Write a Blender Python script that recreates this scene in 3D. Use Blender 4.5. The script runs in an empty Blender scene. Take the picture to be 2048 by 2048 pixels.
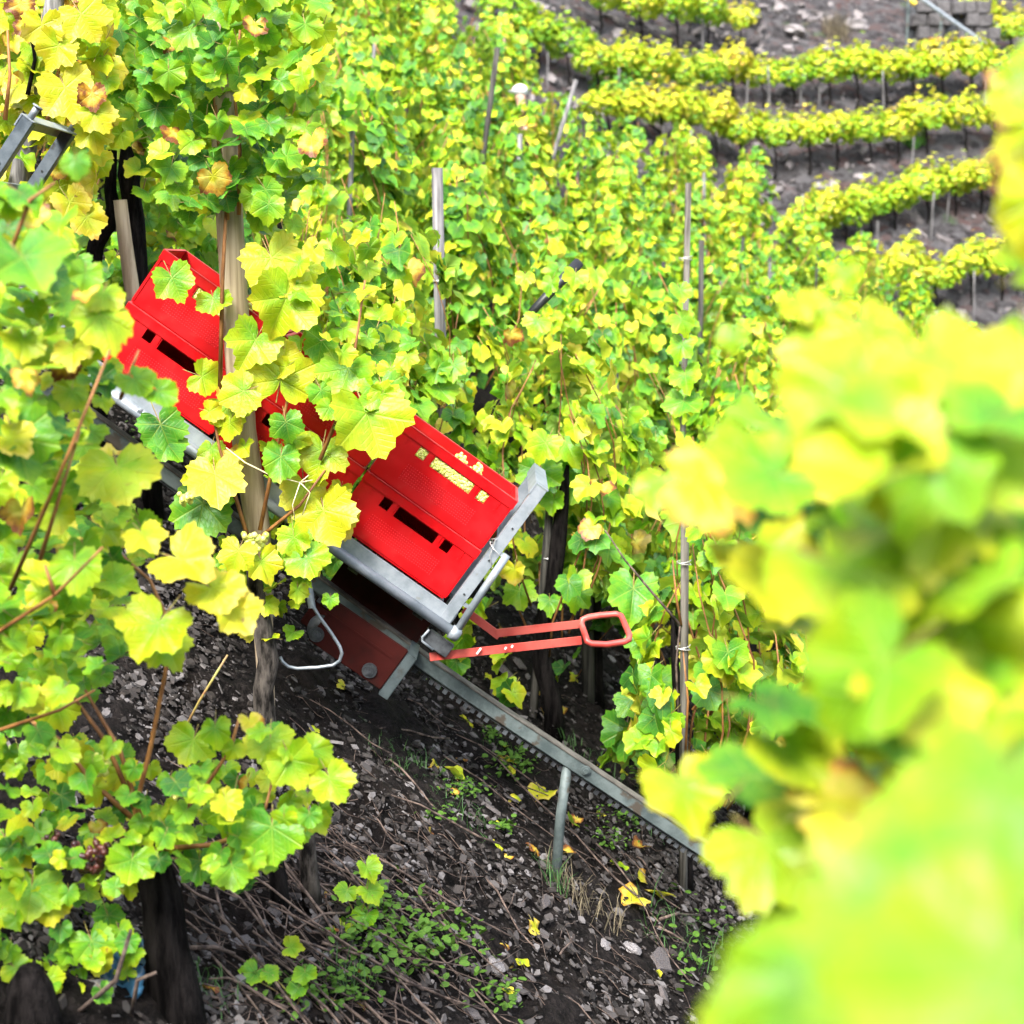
import bpy, bmesh, math, random
import numpy as np
from mathutils import Vector, Matrix

S = bpy.context.scene
C = S.collection
R = math.radians
rnd = random.Random(7)

# ------------------------------------------------------------------ camera
PITCH = R(9.5); FPX = 3000.0            # focal length in pixels of the 2048 px photograph
cp, sp = math.cos(PITCH), math.sin(PITCH)
cam_d = bpy.data.cameras.new('camera'); cam = bpy.data.objects.new('camera', cam_d); C.objects.link(cam)
cam.location = (0, 0, 0); cam.rotation_euler = (R(90) - PITCH, 0, 0)
cam_d.sensor_width = 36; cam_d.sensor_fit = 'HORIZONTAL'; cam_d.lens = 36 * FPX / 2048
cam_d.clip_start = 0.05; cam_d.clip_end = 400
cam_d.dof.use_dof = True; cam_d.dof.focus_distance = 6.25; cam_d.dof.aperture_fstop = 2.7
S.camera = cam

# ------------------------------------------------------------------ sky, sun, exposure
SUN_EL, SUN_AZ = R(50), R(200)
w = bpy.data.worlds.new('World'); S.world = w; w.use_nodes = True
nt = w.node_tree; nt.nodes.clear()
sky = nt.nodes.new('ShaderNodeTexSky'); sky.sky_type = 'NISHITA'; sky.sun_disc = False
sky.sun_elevation = SUN_EL; sky.sun_rotation = SUN_AZ; sky.dust_density = 4
hs = nt.nodes.new('ShaderNodeHueSaturation'); hs.inputs['Saturation'].default_value = 0.55
bg = nt.nodes.new('ShaderNodeBackground'); bg.inputs['Strength'].default_value = 0.15
out = nt.nodes.new('ShaderNodeOutputWorld')
nt.links.new(sky.outputs[0], hs.inputs['Color']); nt.links.new(hs.outputs[0], bg.inputs[0]); nt.links.new(bg.outputs[0], out.inputs[0])
sd = bpy.data.lights.new('sun', 'SUN'); sd.energy = 1.5; sd.angle = R(20); sd.color = (1, .97, .91)
so = bpy.data.objects.new('sun', sd); C.objects.link(so)
sdir = Vector((math.sin(SUN_AZ) * math.cos(SUN_EL), math.cos(SUN_AZ) * math.cos(SUN_EL), math.sin(SUN_EL)))
so.rotation_euler = sdir.to_track_quat('Z', 'Y').to_euler()
S.view_settings.view_transform = 'Standard'; S.view_settings.look = 'None'
S.view_settings.exposure = 2.35; S.view_settings.gamma = 1; S.view_settings.use_curve_mapping = False
S.render.engine = 'CYCLES'

# ------------------------------------------------------------------ picture <-> place
def at(px, py, Y):
    u = (px - 1024) / FPX; v = (1024 - py) / FPX
    dy = cp + v * sp; dz = -sp + v * cp
    return Vector((u / dy * Y, Y, dz / dy * Y))
def project(p):
    d = p[1] * cp - p[2] * sp; uu = p[1] * sp + p[2] * cp
    return 1024 + FPX * p[0] / d, 1024 - FPX * uu / d
def sstep(a, b, x):
    t = np.clip((x - a) / (b - a), 0, 1); return t * t * (3 - 2 * t)

# cart frame from two corners of the crates' near rim (1.8 m apart)
_a, _b = at(328, 497, 1), at(1036, 1003, 1)
YC = 1.8 / (_b - _a).length
RIM0, RIM1 = at(328, 497, YC), at(1036, 1003, YC)
EX = (RIM1 - RIM0).normalized(); ANG = math.atan2(-EX.z, EX.x); EN = Vector((math.sin(ANG), 0, math.cos(ANG)))
HC = 0.271
CART0 = RIM0 - EN * (2 * HC) + Vector((0, -.03, 0))      # l = 0, w = 0, n = 0
YR = YC + .25                                             # the rail's depth

_f = at(1105, 1752, YR)
C0 = _f.z + .68 * _f.x - .1 * (YR - 6.2)
def height(x, y):
    x = np.asarray(x, float); y = np.asarray(y, float)
    yy = np.maximum(0, y - 7); n = C0 - .68 * x + .1 * (y - 6.2) + .0065 * yy ** 2 + .09 * np.maximum(0, 4 - y) ** 2
    T = np.where(x > 6, .1 * (x - 11.3), -.53 + .6 * (x - 6))
    f = 3.3 + .75 * (y - 42) - T
    t = sstep(29, 38, y)
    return n * (1 - t) + f * t
def hgt(x, y): return float(height(x, y))
def gp(x, y, dz=0): return Vector((x, y, hgt(x, y) + dz))
def gnd(px, py, y0=3.2):
    Y = y0; prev = Y
    while Y < 95:
        p = at(px, py, Y)
        if hgt(p.x, p.y) >= p.z:
            a, b = prev, Y
            for _ in range(25):
                m = (a + b) / 2; q = at(px, py, m)
                if hgt(q.x, q.y) >= q.z: b = m
                else: a = m
            return at(px, py, b)
        prev = Y; Y += .05 + Y * .01
    return at(px, py, 95)

# ------------------------------------------------------------------ object helpers
def empty(name, loc, label=None, cat=None, group=None, rot=(0, 0, 0)):
    o = bpy.data.objects.new(name, None); C.objects.link(o); o.location = loc; o.rotation_euler = rot
    o.empty_display_size = .05
    tag(o, label, cat, group); return o
def tag(o, label=None, cat=None, group=None, kind=None):
    if label: o['label'] = label
    if cat: o['category'] = cat
    if group: o['group'] = group
    if kind: o['kind'] = kind
    return o
def link(name, me, parent=None, loc=(0, 0, 0)):
    o = bpy.data.objects.new(name, me); C.objects.link(o); o.location = loc
    if parent: o.parent = parent
    return o
def smooth(me):
    me.polygons.foreach_set('use_smooth', [True] * len(me.polygons)); return me

class MB:
    """collects simple shapes into one mesh"""
    def __init__(s): s.v = []; s.f = []; s.m = []
    def add(s, vs, fs, mi=0):
        k = len(s.v); s.v += [tuple(v) for v in vs]
        for f in fs: s.f.append(tuple(i + k for i in f)); s.m.append(mi)
    def box(s, a, b, mi=0, M=None):
        x0, y0, z0 = a; x1, y1, z1 = b
        vs = [Vector(p) for p in ((x0,y0,z0),(x1,y0,z0),(x1,y1,z0),(x0,y1,z0),(x0,y0,z1),(x1,y0,z1),(x1,y1,z1),(x0,y1,z1))]
        if M: vs = [M @ v for v in vs]
        s.add(vs, [(0,3,2,1),(4,5,6,7),(0,1,5,4),(1,2,6,5),(2,3,7,6),(3,0,4,7)], mi)
    def tube(s, pts, rad, n=8, mi=0, cap=True, flat=1.0, rough=0, rng=None, closed=False):
        pts = [Vector(p) for p in pts]; m = len(pts)
        if not hasattr(rad, '__len__'): rad = [rad] * m
        ref = None; rings = []
        for i, p in enumerate(pts):
            a = pts[i - 1] if (i > 0 or closed) else p; b = pts[(i + 1) % m] if (i < m - 1 or closed) else p
            d = (b - a).normalized()
            if ref is None:
                ref = Vector((0, 1, 0)) if abs(d.y) < .9 else Vector((1, 0, 0))
            e1 = (ref - d * ref.dot(d)).normalized(); e2 = d.cross(e1); ref = e1
            ring = []
            for k in range(n):
                th = 2 * math.pi * k / n; r = rad[i]
                if rough: r *= 1 + rough * (rng.random() - .5)
                ring.append(p + e1 * (math.cos(th) * r) + e2 * (math.sin(th) * r * flat))
            rings.append(ring)
        vs = [v for r_ in rings for v in r_]; fs = []
        for i in range(m if closed else m - 1):
            j = (i + 1) % m
            for k in range(n):
                fs.append((i*n+k, i*n+(k+1)%n, j*n+(k+1)%n, j*n+k))
        if cap and not closed:
            fs.append(tuple(range(n - 1, -1, -1))); fs.append(tuple((m-1)*n + k for k in range(n)))
        s.add(vs, fs, mi)
    def sphere(s, c, r, n=8, m=5, mi=0, sc=(1,1,1)):
        c = Vector(c); vs = []; fs = []
        for i in range(m + 1):
            ph = math.pi * i / m
            for k in range(n):
                th = 2 * math.pi * k / n
                vs.append(c + Vector((math.sin(ph)*math.cos(th)*r*sc[0], math.sin(ph)*math.sin(th)*r*sc[1], math.cos(ph)*r*sc[2])))
        for i in range(m):
            for k in range(n):
                fs.append((i*n+k, (i+1)*n+k, (i+1)*n+(k+1)%n, i*n+(k+1)%n))
        s.add(vs, fs, mi)
    def cyl(s, c, axis, r, h, n=12, mi=0):
        c = Vector(c); a = Vector(axis).normalized()
        s.tube([c - a*h/2, c + a*h/2], r, n, mi)
    def mesh(s, name, mats, sm=False, weld=False):
        me = bpy.data.meshes.new(name); me.from_pydata(s.v, [], s.f)
        for m in (mats if isinstance(mats, (list, tuple)) else [mats]): me.materials.append(m)
        me.polygons.foreach_set('material_index', s.m)
        if sm: smooth(me)
        me.update(); return me
    def build(s, name, mats, parent=None, sm=False, bevel=0, loc=(0,0,0)):
        me = s.mesh(name, mats, sm)
        if bevel:
            bm = bmesh.new(); bm.from_mesh(me); bmesh.ops.remove_doubles(bm, verts=bm.verts, dist=1e-5)
            eds = [e for e in bm.edges if len(e.link_faces) == 2 and e.calc_face_angle(0) > .6]
            bmesh.ops.bevel(bm, geom=eds, offset=bevel, segments=2, affect='EDGES', clamp_overlap=True)
            bm.to_mesh(me); bm.free(); smooth(me)
            me.update()
            try: me.set_sharp_from_angle(angle=R(35))
            except Exception: pass
        return link(name, me, parent, loc)

# ------------------------------------------------------------------ materials
class NT:
    def __init__(s, name):
        s.mat = bpy.data.materials.new(name); s.mat.use_nodes = True; s.t = s.mat.node_tree; s.t.nodes.clear()
        s.o = s.n('ShaderNodeOutputMaterial')
    def n(s, typ, **kw):
        nd = s.t.nodes.new(typ)
        for k, v in kw.items(): setattr(nd, k, v)
        return nd
    def l(s, a, b): s.t.links.new(a, b)
    def put(s, sock, v):
        if isinstance(v, bpy.types.NodeSocket): s.l(v, sock)
        elif v is not None: sock.default_value = v
    def math(s, op, a, b=None, c=None):
        nd = s.n('ShaderNodeMath', operation=op)
        for i, v in enumerate((a, b, c)):
            if v is not None: s.put(nd.inputs[i], v)
        return nd.outputs[0]
    def rng(s, v, a, b, c=0., d=1., smooth=True):
        nd = s.n('ShaderNodeMapRange'); nd.interpolation_type = 'SMOOTHSTEP' if smooth else 'LINEAR'
        for i, q in enumerate((v, a, b, c, d)): s.put(nd.inputs[i], q)
        return nd.outputs[0]
    def noise(s, vec, scale, detail=4, rough=.6, out=0):
        nd = s.n('ShaderNodeTexNoise'); s.put(nd.inputs['Vector'], vec)
        nd.inputs['Scale'].default_value = scale; nd.inputs['Detail'].default_value = detail; nd.inputs['Roughness'].default_value = rough
        return nd.outputs[out]
    def mix(s, f, a, b, mode='MIX'):
        nd = s.n('ShaderNodeMix', data_type='RGBA', blend_type=mode)
        s.put(nd.inputs[0], f); s.put(nd.inputs[6], c4(a)); s.put(nd.inputs[7], c4(b)); return nd.outputs[2]
    def ramp(s, f, stops, interp='LINEAR'):
        nd = s.n('ShaderNodeValToRGB'); cr = nd.color_ramp; cr.interpolation = interp
        while len(cr.elements) < len(stops): cr.elements.new(.5)
        for e, (p, c) in zip(cr.elements, stops): e.position = p; e.color = c4(c)
        s.put(nd.inputs[0], f); return nd.outputs[0]
    def bump(s, h, strength=.3, dist=.01):
        nd = s.n('ShaderNodeBump'); s.put(nd.inputs['Height'], h); nd.inputs['Strength'].default_value = strength; nd.inputs['Distance'].default_value = dist
        return nd.outputs[0]
    def pr(s, col, rough=.6, metal=0, spec=.5, normal=None):
        nd = s.n('ShaderNodeBsdfPrincipled'); s.put(nd.inputs['Base Color'], c4(col)); s.put(nd.inputs['Roughness'], rough)
        s.put(nd.inputs['Metallic'], metal); nd.inputs['Specular IOR Level'].default_value = spec
        if normal: s.l(normal, nd.inputs['Normal'])
        return nd.outputs[0]
    def end(s, sh): s.l(sh, s.o.inputs[0]); return s.mat
def c4(c):
    if isinstance(c, (tuple, list)) and len(c) == 3: return (*c, 1)
    return c

def mat_leaf(name, stops, transl=.38, back=.3, rough=.4, spec=.34):
    t = NT(name); uv = t.n('ShaderNodeUVMap'); sx = t.n('ShaderNodeSeparateXYZ'); t.l(uv.outputs[0], sx.inputs[0])
    x = t.math('MULTIPLY', t.math('SUBTRACT', sx.outputs[0], .5), 3.333); y = t.math('MULTIPLY', t.math('SUBTRACT', sx.outputs[1], .5), 3.333)
    th = t.math('ABSOLUTE', t.math('ARCTAN2', x, y)); r = t.math('SQRT', t.math('ADD', t.math('MULTIPLY', x, x), t.math('MULTIPLY', y, y)))
    d = t.math('MULTIPLY', t.math('PINGPONG', th, .48), r)
    vein = t.rng(d, .004, .035, 1, 0)
    sec = t.math('PINGPONG', t.math('ADD', t.math('MULTIPLY', r, 1.0), t.math('MULTIPLY', d, -.9)), .065)
    vein2 = t.math('MULTIPLY', t.rng(sec, .004, .02, 1, 0), .45)
    oi = t.n('ShaderNodeObjectInfo'); so_ = t.n('ShaderNodeSeparateColor'); t.l(oi.outputs['Color'], so_.inputs[0])
    at_ = t.n('ShaderNodeAttribute', attribute_name='ripe')
    geo = t.n('ShaderNodeNewGeometry')
    n1 = t.noise(geo.outputs['Position'], 14, 3, .6)
    tt = t.math('ADD', so_.outputs[0], at_.outputs['Fac'])
    tl = t.math('ADD', tt, t.math('MULTIPLY', t.math('SUBTRACT', n1, .5), .5))
    tl = t.math('ADD', tl, t.math('MULTIPLY', t.math('SUBTRACT', r, .55), .30))
    col = t.ramp(tl, stops)
    col = t.mix(t.math('MULTIPLY', t.math('MAXIMUM', vein, vein2), .22), col, (.50, .56, .07))
    spots = t.math('MULTIPLY', t.rng(t.noise(geo.outputs['Position'], 45, 2, .5), .69, .77), t.rng(tt, .35, .7))
    col = t.mix(t.math('MULTIPLY', spots, .7), col, (.22, .09, .03))
    col = t.mix(t.math('MULTIPLY', geo.outputs['Backfacing'], back), col, (.42, .52, .10))
    bmp = t.bump(t.math('ADD', t.math('MULTIPLY', t.math('MAXIMUM', vein, vein2), -1), t.noise(geo.outputs['Position'], 60, 2, .5)), .5, .004)
    p = t.pr(col, rough, 0, spec, bmp)
    tr = t.n('ShaderNodeBsdfTranslucent'); t.put(tr.inputs[0], t.mix(.5, col, (1, 1, .35), 'MULTIPLY')); t.l(bmp, tr.inputs[1])
    mx = t.n('ShaderNodeMixShader'); mx.inputs[0].default_value = transl; t.l(p, mx.inputs[1]); t.l(tr.outputs[0], mx.inputs[2])
    return t.end(mx.outputs[0])
LEAF_STOPS = [(0, (.028, .13, .02)), (.2, (.075, .27, .018)), (.4, (.20, .40, .010)), (.6, (.39, .49, .012)), (.77, (.58, .52, .022)),
              (.85, (.64, .54, .10)), (.93, (.55, .30, .03)), (1, (.17, .05, .02))]
M_leaf = mat_leaf('vine_leaf', LEAF_STOPS)
M_weed = mat_leaf('weed_leaf', [(0, (.012, .06, .01)), (.5, (.025, .11, .012)), (1, (.07, .17, .02))], .3, 0, .55, .25)

def mat_noise(name, a, b, scale=8, rough=.7, stretch=(1, 1, 1), bump=.3, dist=.01, coord='Object', spec=.4, metal=0, detail=5, lo=.35, hi=.65, c=None, cth=(.6, .7), csc=3):
    t = NT(name); tc = t.n('ShaderNodeTexCoord'); mp = t.n('ShaderNodeMapping'); t.l(tc.outputs[coord], mp.inputs[0]); mp.inputs['Scale'].default_value = stretch
    n1 = t.noise(mp.outputs[0], scale, detail, .65)
    col = t.mix(t.rng(n1, lo, hi), a, b)
    if c: col = t.mix(t.rng(t.noise(tc.outputs[coord], csc, 4, .6), *cth), col, c)
    return t.end(t.pr(col, rough, metal, spec, t.bump(n1, bump, dist)))
M_bark = mat_noise('bark', (.0014, .0012, .0012), (.014, .012, .0115), 30, .95, (1, 1, .18), 1, .03, spec=.06)
M_barkgrey = mat_noise('grey_bark', (.004, .0035, .003), (.085, .074, .064), 24, .9, (1, 1, .3), 1, .02, spec=.1)
M_stake = mat_noise('weathered_wood', (.06, .058, .058), (.19, .185, .185), 40, .85, (1, 1, .04), .5, .006, spec=.12, c=(.2, .22, .17), cth=(.58, .75), csc=2.5)
M_stakedark = mat_noise('dark_weathered_wood', (.014, .014, .013), (.07, .067, .058), 40, .85, (1, 1, .05), .5, .006, spec=.12)
M_stakebrown = mat_noise('brown_weathered_wood', (.045, .042, .036), (.15, .14, .12), 40, .9, (1, 1, .05), .5, .006, spec=.1)
M_freshwood = mat_noise('pale_wood', (.25, .185, .115), (.42, .335, .235), 38, .75, (1, 1, .035), .3, .004, c=(.28, .19, .11), cth=(.66, .74), csc=7)
M_cane = mat_noise('cane', (.13, .05, .015), (.33, .15, .045), 20, .6, (1, 1, .3), .3, .003)
M_petiole = mat_noise('petiole', (.22, .1, .05), (.3, .3, .07), 12, .5, bump=.05)
M_twig = mat_noise('dry_twig', (.022, .014, .011), (.14, .10, .08), 25, .9, (1, 1, 1), .3, .003)
M_steel = mat_noise('galvanised_steel', (.17, .20, .225), (.28, .31, .34), 9, .45, (1, 1, 1), .08, .003, spec=.6, metal=.3, c=(.2, .2, .19), cth=(.62, .72), csc=14)
M_steelshade = mat_noise('shaded_galvanised_steel', (.05, .066, .082), (.12, .145, .165), 9, .45, bump=.08, dist=.003, metal=.3, c=(.04, .04, .04), cth=(.6, .7), csc=12)  # same galvanised steel, darkened: shade on the uphill gate uprights put into the colour
M_steeldark = mat_noise('dark_steel', (.03, .032, .036), (.1, .11, .12), 10, .5, bump=.1, dist=.003, metal=.4)
M_rail = mat_noise('rail_steel', (.05, .068, .068), (.12, .148, .145), 7, .6, (1, 1, 1), .15, .004, metal=.25, c=(.06, .05, .038), cth=(.56, .62), csc=6)
M_endplate = mat_noise('dark_grey_plate', (.02, .03, .033), (.055, .072, .076), 8, .6, bump=.1, dist=.003, c=(.03, .028, .022), cth=(.56, .66), csc=9)
M_railtop = mat_noise('rail_top', (.04, .036, .03), (.11, .10, .085), 12, .75, bump=.25, dist=.004)
M_rust = mat_noise('red_oxide_paint', (.02, .0026, .0018), (.036, .0045, .0034), 6, .6, bump=.1, dist=.003, spec=.15, c=(.02, .008, .006), cth=(.55, .7), csc=5)
M_handle = mat_noise('faded_red_paint', (.31, .036, .028), (.40, .08, .062), 5, .42, bump=.06, dist=.002, c=(.45, .05, .04), cth=(.6, .68), csc=9)
M_chip = mat_noise('bare_chip', (.6, .5, .47), (.75, .66, .62), 30, .6)
M_slate = mat_noise('slate', (.014, .0125, .013), (.12, .108, .11), 14, .75, (1, 1, 1), .5, .006, 'Object', c=(.13, .09, .07), cth=(.55, .66), csc=11)
def mat_chips():
    t = NT('slate_chips'); geo = t.n('ShaderNodeNewGeometry'); n1 = t.noise(geo.outputs['Position'], 55, 4, .65)
    col = t.ramp(geo.outputs['Random Per Island'], [(0, (.0035, .003, .0026)), (.35, (.017, .0138, .0122)), (.6, (.036, .032, .031)), (.84, (.078, .071, .069)), (1, (.15, .14, .14))])
    col = t.mix(t.rng(n1, .4, .75), col, t.mix(.6, col, (.05, .04, .035)))
    return t.end(t.pr(col, .75, 0, .25, t.bump(n1, .5, .004)))
M_chips = mat_chips()
M_stone = mat_noise('pale_stone', (.07, .064, .064), (.27, .25, .25), 9, .8, bump=.6, dist=.01)
M_farwall = mat_noise('grey_render', (.04, .038, .039), (.085, .08, .082), 2.5, .85, bump=.4, dist=.03)
M_black = mat_noise('black_plastic', (.012, .013, .015), (.03, .032, .036), 8, .45, bump=.05)
M_blue = mat_noise('blue_film', (.012, .055, .11), (.03, .10, .18), 9, .35, bump=.3, dist=.01)
M_white = mat_noise('white_board', (.72, .72, .72), (.8, .8, .8), 5, .5, bump=.02)
M_yellow = mat_noise('yellow_plastic', (.55, .4, .03), (.66, .52, .05), 5, .5, bump=.05)
M_twine = mat_noise('raffia', (.5, .42, .22), (.66, .58, .36), 30, .8, bump=.2, dist=.002)
M_wire = mat_noise('wire', (.4, .4, .38), (.6, .6, .58), 30, .4, metal=.5, bump=.05)
M_dry = mat_noise('dry_grass', (.06, .047, .028), (.16, .135, .085), 20, .9, bump=.1)
M_skin = mat_noise('skin', (.5, .3, .22), (.56, .35, .26), 8, .5, bump=.05)
M_navy = mat_noise('navy_cloth', (.012, .018, .06), (.02, .03, .09), 20, .9, bump=.2)
M_dark = mat_noise('black_cloth', (.012, .012, .015), (.02, .018, .019), 20, .9, bump=.2)
M_cap = mat_noise('white_cloth', (.5, .52, .55), (.56, .58, .6), 20, .8, bump=.1)

def mat_grape(name, a, b):
    t = NT(name); geo = t.n('ShaderNodeNewGeometry')
    col = t.mix(geo.outputs['Random Per Island'], a, b)
    nd = t.pr(col, .28, 0, .5); p = nd.node
    p.inputs['Subsurface Weight'].default_value = .35; p.inputs['Subsurface Radius'].default_value = (.006, .006, .002); p.inputs['Subsurface Scale'].default_value = 1
    return t.end(nd)
M_grape = mat_grape('white_grape', (.50, .60, .10), (.70, .64, .2))
M_grapedark = mat_grape('dark_grape', (.03, .008, .012), (.13, .04, .03))

def mat_crate():
    t = NT('red_plastic'); tc = t.n('ShaderNodeTexCoord'); sx = t.n('ShaderNodeSeparateXYZ'); t.l(tc.outputs['Object'], sx.inputs[0])
    X, Y, Z = sx.outputs
    pit = .0115
    dx = t.math('PINGPONG', X, pit / 2); dz = t.math('PINGPONG', Z, pit / 2)
    dd = t.math('SQRT', t.math('ADD', t.math('MULTIPLY', dx, dx), t.math('MULTIPLY', dz, dz)))
    dot = t.rng(dd, .0012, .003, 1, 0)
    mask = t.math('MULTIPLY', t.math('MULTIPLY', t.math('GREATER_THAN', X, .12), t.math('LESS_THAN', X, .48)), t.math('MULTIPLY', t.math('GREATER_THAN', Z, .055), t.math('LESS_THAN', Z, .135)))
    h = t.math('MULTIPLY', dot, mask)
    n1 = t.noise(tc.outputs['Object'], 6, 4, .6)
    col = t.mix(n1, (.40, .0004, .002), (.47, .0005, .004))
    scr = t.rng(t.noise(tc.outputs['Object'], 60, 3, .7), .66, .8)
    col = t.mix(t.math('MULTIPLY', scr, .25), col, (.8, .12, .1))
    col = t.mix(t.math('MULTIPLY', h, .5), col, (.62, .035, .05))  # raised dots tinted paler: the light they catch painted in, plus wear
    dust = t.rng(t.noise(tc.outputs['Object'], 11, 6, .72), .55, .8)
    col = t.mix(t.math('MULTIPLY', dust, .10), col, (.35, .16, .12))
    return t.end(t.pr(col, t.rng(n1, .3, .7, .36, .55), 0, .32, t.bump(h, .8, .0025)))
M_crate = mat_crate()
M_crimson = mat_noise('worn_highlit_red_plastic', (.48, .02, .025), (.58, .075, .075), 16, .4, bump=.05, dist=.002, spec=.5)  # rim edges: sky highlight painted in as paler red, along with wear

def mat_ground():
    t = NT('slate_soil'); geo = t.n('ShaderNodeNewGeometry'); P = geo.outputs['Position']; sx = t.n('ShaderNodeSeparateXYZ'); t.l(P, sx.inputs[0])
    nb = t.noise(P, 1.6, 5, .6); nm = t.noise(P, 14, 6, .7); nf = t.noise(P, 70, 4, .7)
    v = t.n('ShaderNodeTexVoronoi'); t.l(P, v.inputs['Vector']); v.inputs['Scale'].default_value = 26; v.inputs['Randomness'].default_value = 1
    near = t.mix(t.rng(nm, .35, .7), (.003, .0025, .0022), (.022, .0178, .0165))
    near = t.mix(t.math('MULTIPLY', t.rng(nf, .55, .75), .6), near, (.055, .048, .047))
    near = t.mix(t.math('MULTIPLY', t.rng(nb, .5, .7), .45), near, (.02, .013, .009))
    vf = t.n('ShaderNodeTexVoronoi'); t.l(P, vf.inputs['Vector']); vf.inputs['Scale'].default_value = 4.5
    sv = t.n('ShaderNodeSeparateColor'); t.l(vf.outputs['Color'], sv.inputs[0])
    far = t.ramp(sv.outputs[0], [(0, (.012, .010, .010)), (.4, (.033, .031, .032)), (.75, (.072, .069, .072)), (1, (.05, .024, .02))])
    far = t.mix(t.rng(nm, .45, .7), far, (.085, .082, .087))
    far = t.mix(t.math('MULTIPLY', t.rng(t.noise(P, .9, 4, .6), .55, .68), .6), far, (.07, .04, .035))
    far = t.mix(t.math('MULTIPLY', t.rng(t.noise(P, .55, 5, .65), .6, .68), .55), far, (.05, .09, .03))
    col = t.mix(t.rng(sx.outputs[1], 16, 32), near, far)
    hgt_ = t.math('ADD', t.math('MULTIPLY', nm, 1.0), t.math('ADD', t.math('MULTIPLY', nf, .5), t.math('MULTIPLY', v.outputs[0], .6)))
    return t.end(t.pr(col, .9, 0, .1, t.bump(hgt_, 1, .05)))
M_ground = mat_ground()

# ------------------------------------------------------------------ ground
def vnoise(x, y, seed):
    rs = np.random.RandomState(seed); g = rs.rand(256, 256)
    xi = np.floor(x).astype(int); yi = np.floor(y).astype(int); fx = x - xi; fy = y - yi
    fx = fx * fx * (3 - 2 * fx); fy = fy * fy * (3 - 2 * fy)
    a = g[xi % 256, yi % 256]; b = g[(xi + 1) % 256, yi % 256]; c = g[xi % 256, (yi + 1) % 256]; d = g[(xi + 1) % 256, (yi + 1) % 256]
    return a * (1 - fx) * (1 - fy) + b * fx * (1 - fy) + c * (1 - fx) * fy + d * fx * fy - .5
def spread(lo, hi, step, outer0, outer1, k=1.13):
    a = list(np.arange(lo, hi, step)); d = step; p = hi
    while p < outer1: a.append(p); d *= k; p += min(d, 1.2)
    a.append(outer1); d = step; p = lo - step; pre = []
    while p > outer0: pre.append(p); d *= k; p -= min(d, 1.2)
    return np.array(pre[::-1] + a) if outer0 < lo else np.array(a)
def build_ground():
    xs = spread(-3.2, 3.2, .035, -70, 75); ys = spread(3.4, 10.5, .035, -6, 95)
    X, Y = np.meshgrid(xs, ys); Z = height(X, Y)
    near = 1 - sstep(11, 30, Y)
    nz = .10 * vnoise(X * 1.7, Y * 1.7, 1) + .07 * vnoise(X * 5, Y * 5, 2) + .06 * vnoise(X * 12, Y * 12, 3) + .04 * vnoise(X * 24, Y * 24, 4)
    nf = .5 * vnoise(X * .6, Y * .6, 5) + .35 * vnoise(X * 1.4, Y * 1.4, 6) + .2 * vnoise(X * 3, Y * 3, 7)
    Z = Z + nz * (near * .8 + .2) + nf * (1 - near) * .8 - .02
    nx, ny = len(xs), len(ys)
    me = bpy.data.meshes.new('ground')
    co = np.stack([X, Y, Z], -1).reshape(-1, 3)
    idx = np.arange(nx * ny).reshape(ny, nx)
    q = np.stack([idx[:-1, :-1], idx[:-1, 1:], idx[1:, 1:], idx[1:, :-1]], -1).reshape(-1, 4)
    me.vertices.add(len(co)); me.vertices.foreach_set('co', co.ravel())
    me.loops.add(q.size); me.loops.foreach_set('vertex_index', q.ravel())
    me.polygons.add(len(q)); me.polygons.foreach_set('loop_start', np.arange(0, q.size, 4)); 
    me.update(calc_edges=True); me.materials.append(M_ground); smooth(me)
    tag(link('ground', me), kind='structure')
build_ground()

# ------------------------------------------------------------------ leaves
def leaf_outline(rng, n, depth=1.0):
    """polar outline of a grape leaf round the petiole, tip along +y"""
    dp = rng.uniform(.1, 1.25) * depth; base = .80 - .11 * dp
    lob = [(0, 1.0, .42), (1.0, .93 + rng.uniform(-.05, .05), .42), (-1.0, .93 + rng.uniform(-.05, .05), .42),
           (2.0, .82 + rng.uniform(-.05, .04), .50), (-2.0, .82 + rng.uniform(-.05, .04), .50), (2.75, .68, .3), (-2.75, .68, .3)]
    pts = []
    for i in range(n):
        th = -math.pi + .14 + (2 * math.pi - .28) * i / (n - 1)
        fade = 1 - .22 * max(0, abs(th) - 1.9)
        r = base * fade
        for a, h, wd in lob: r = max(r, base * fade + (h - base) * math.exp(-((th - a) / wd) ** 2))
        e = min(i, n - 1 - i) / (n - 1)
        r *= .45 + .55 * min(1, e / .07)
        if n >= 20: r *= 1 + (.05 if i % 2 else -.04) + rng.uniform(-.03, .03)
        pts.append((th, r))
    return pts
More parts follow.
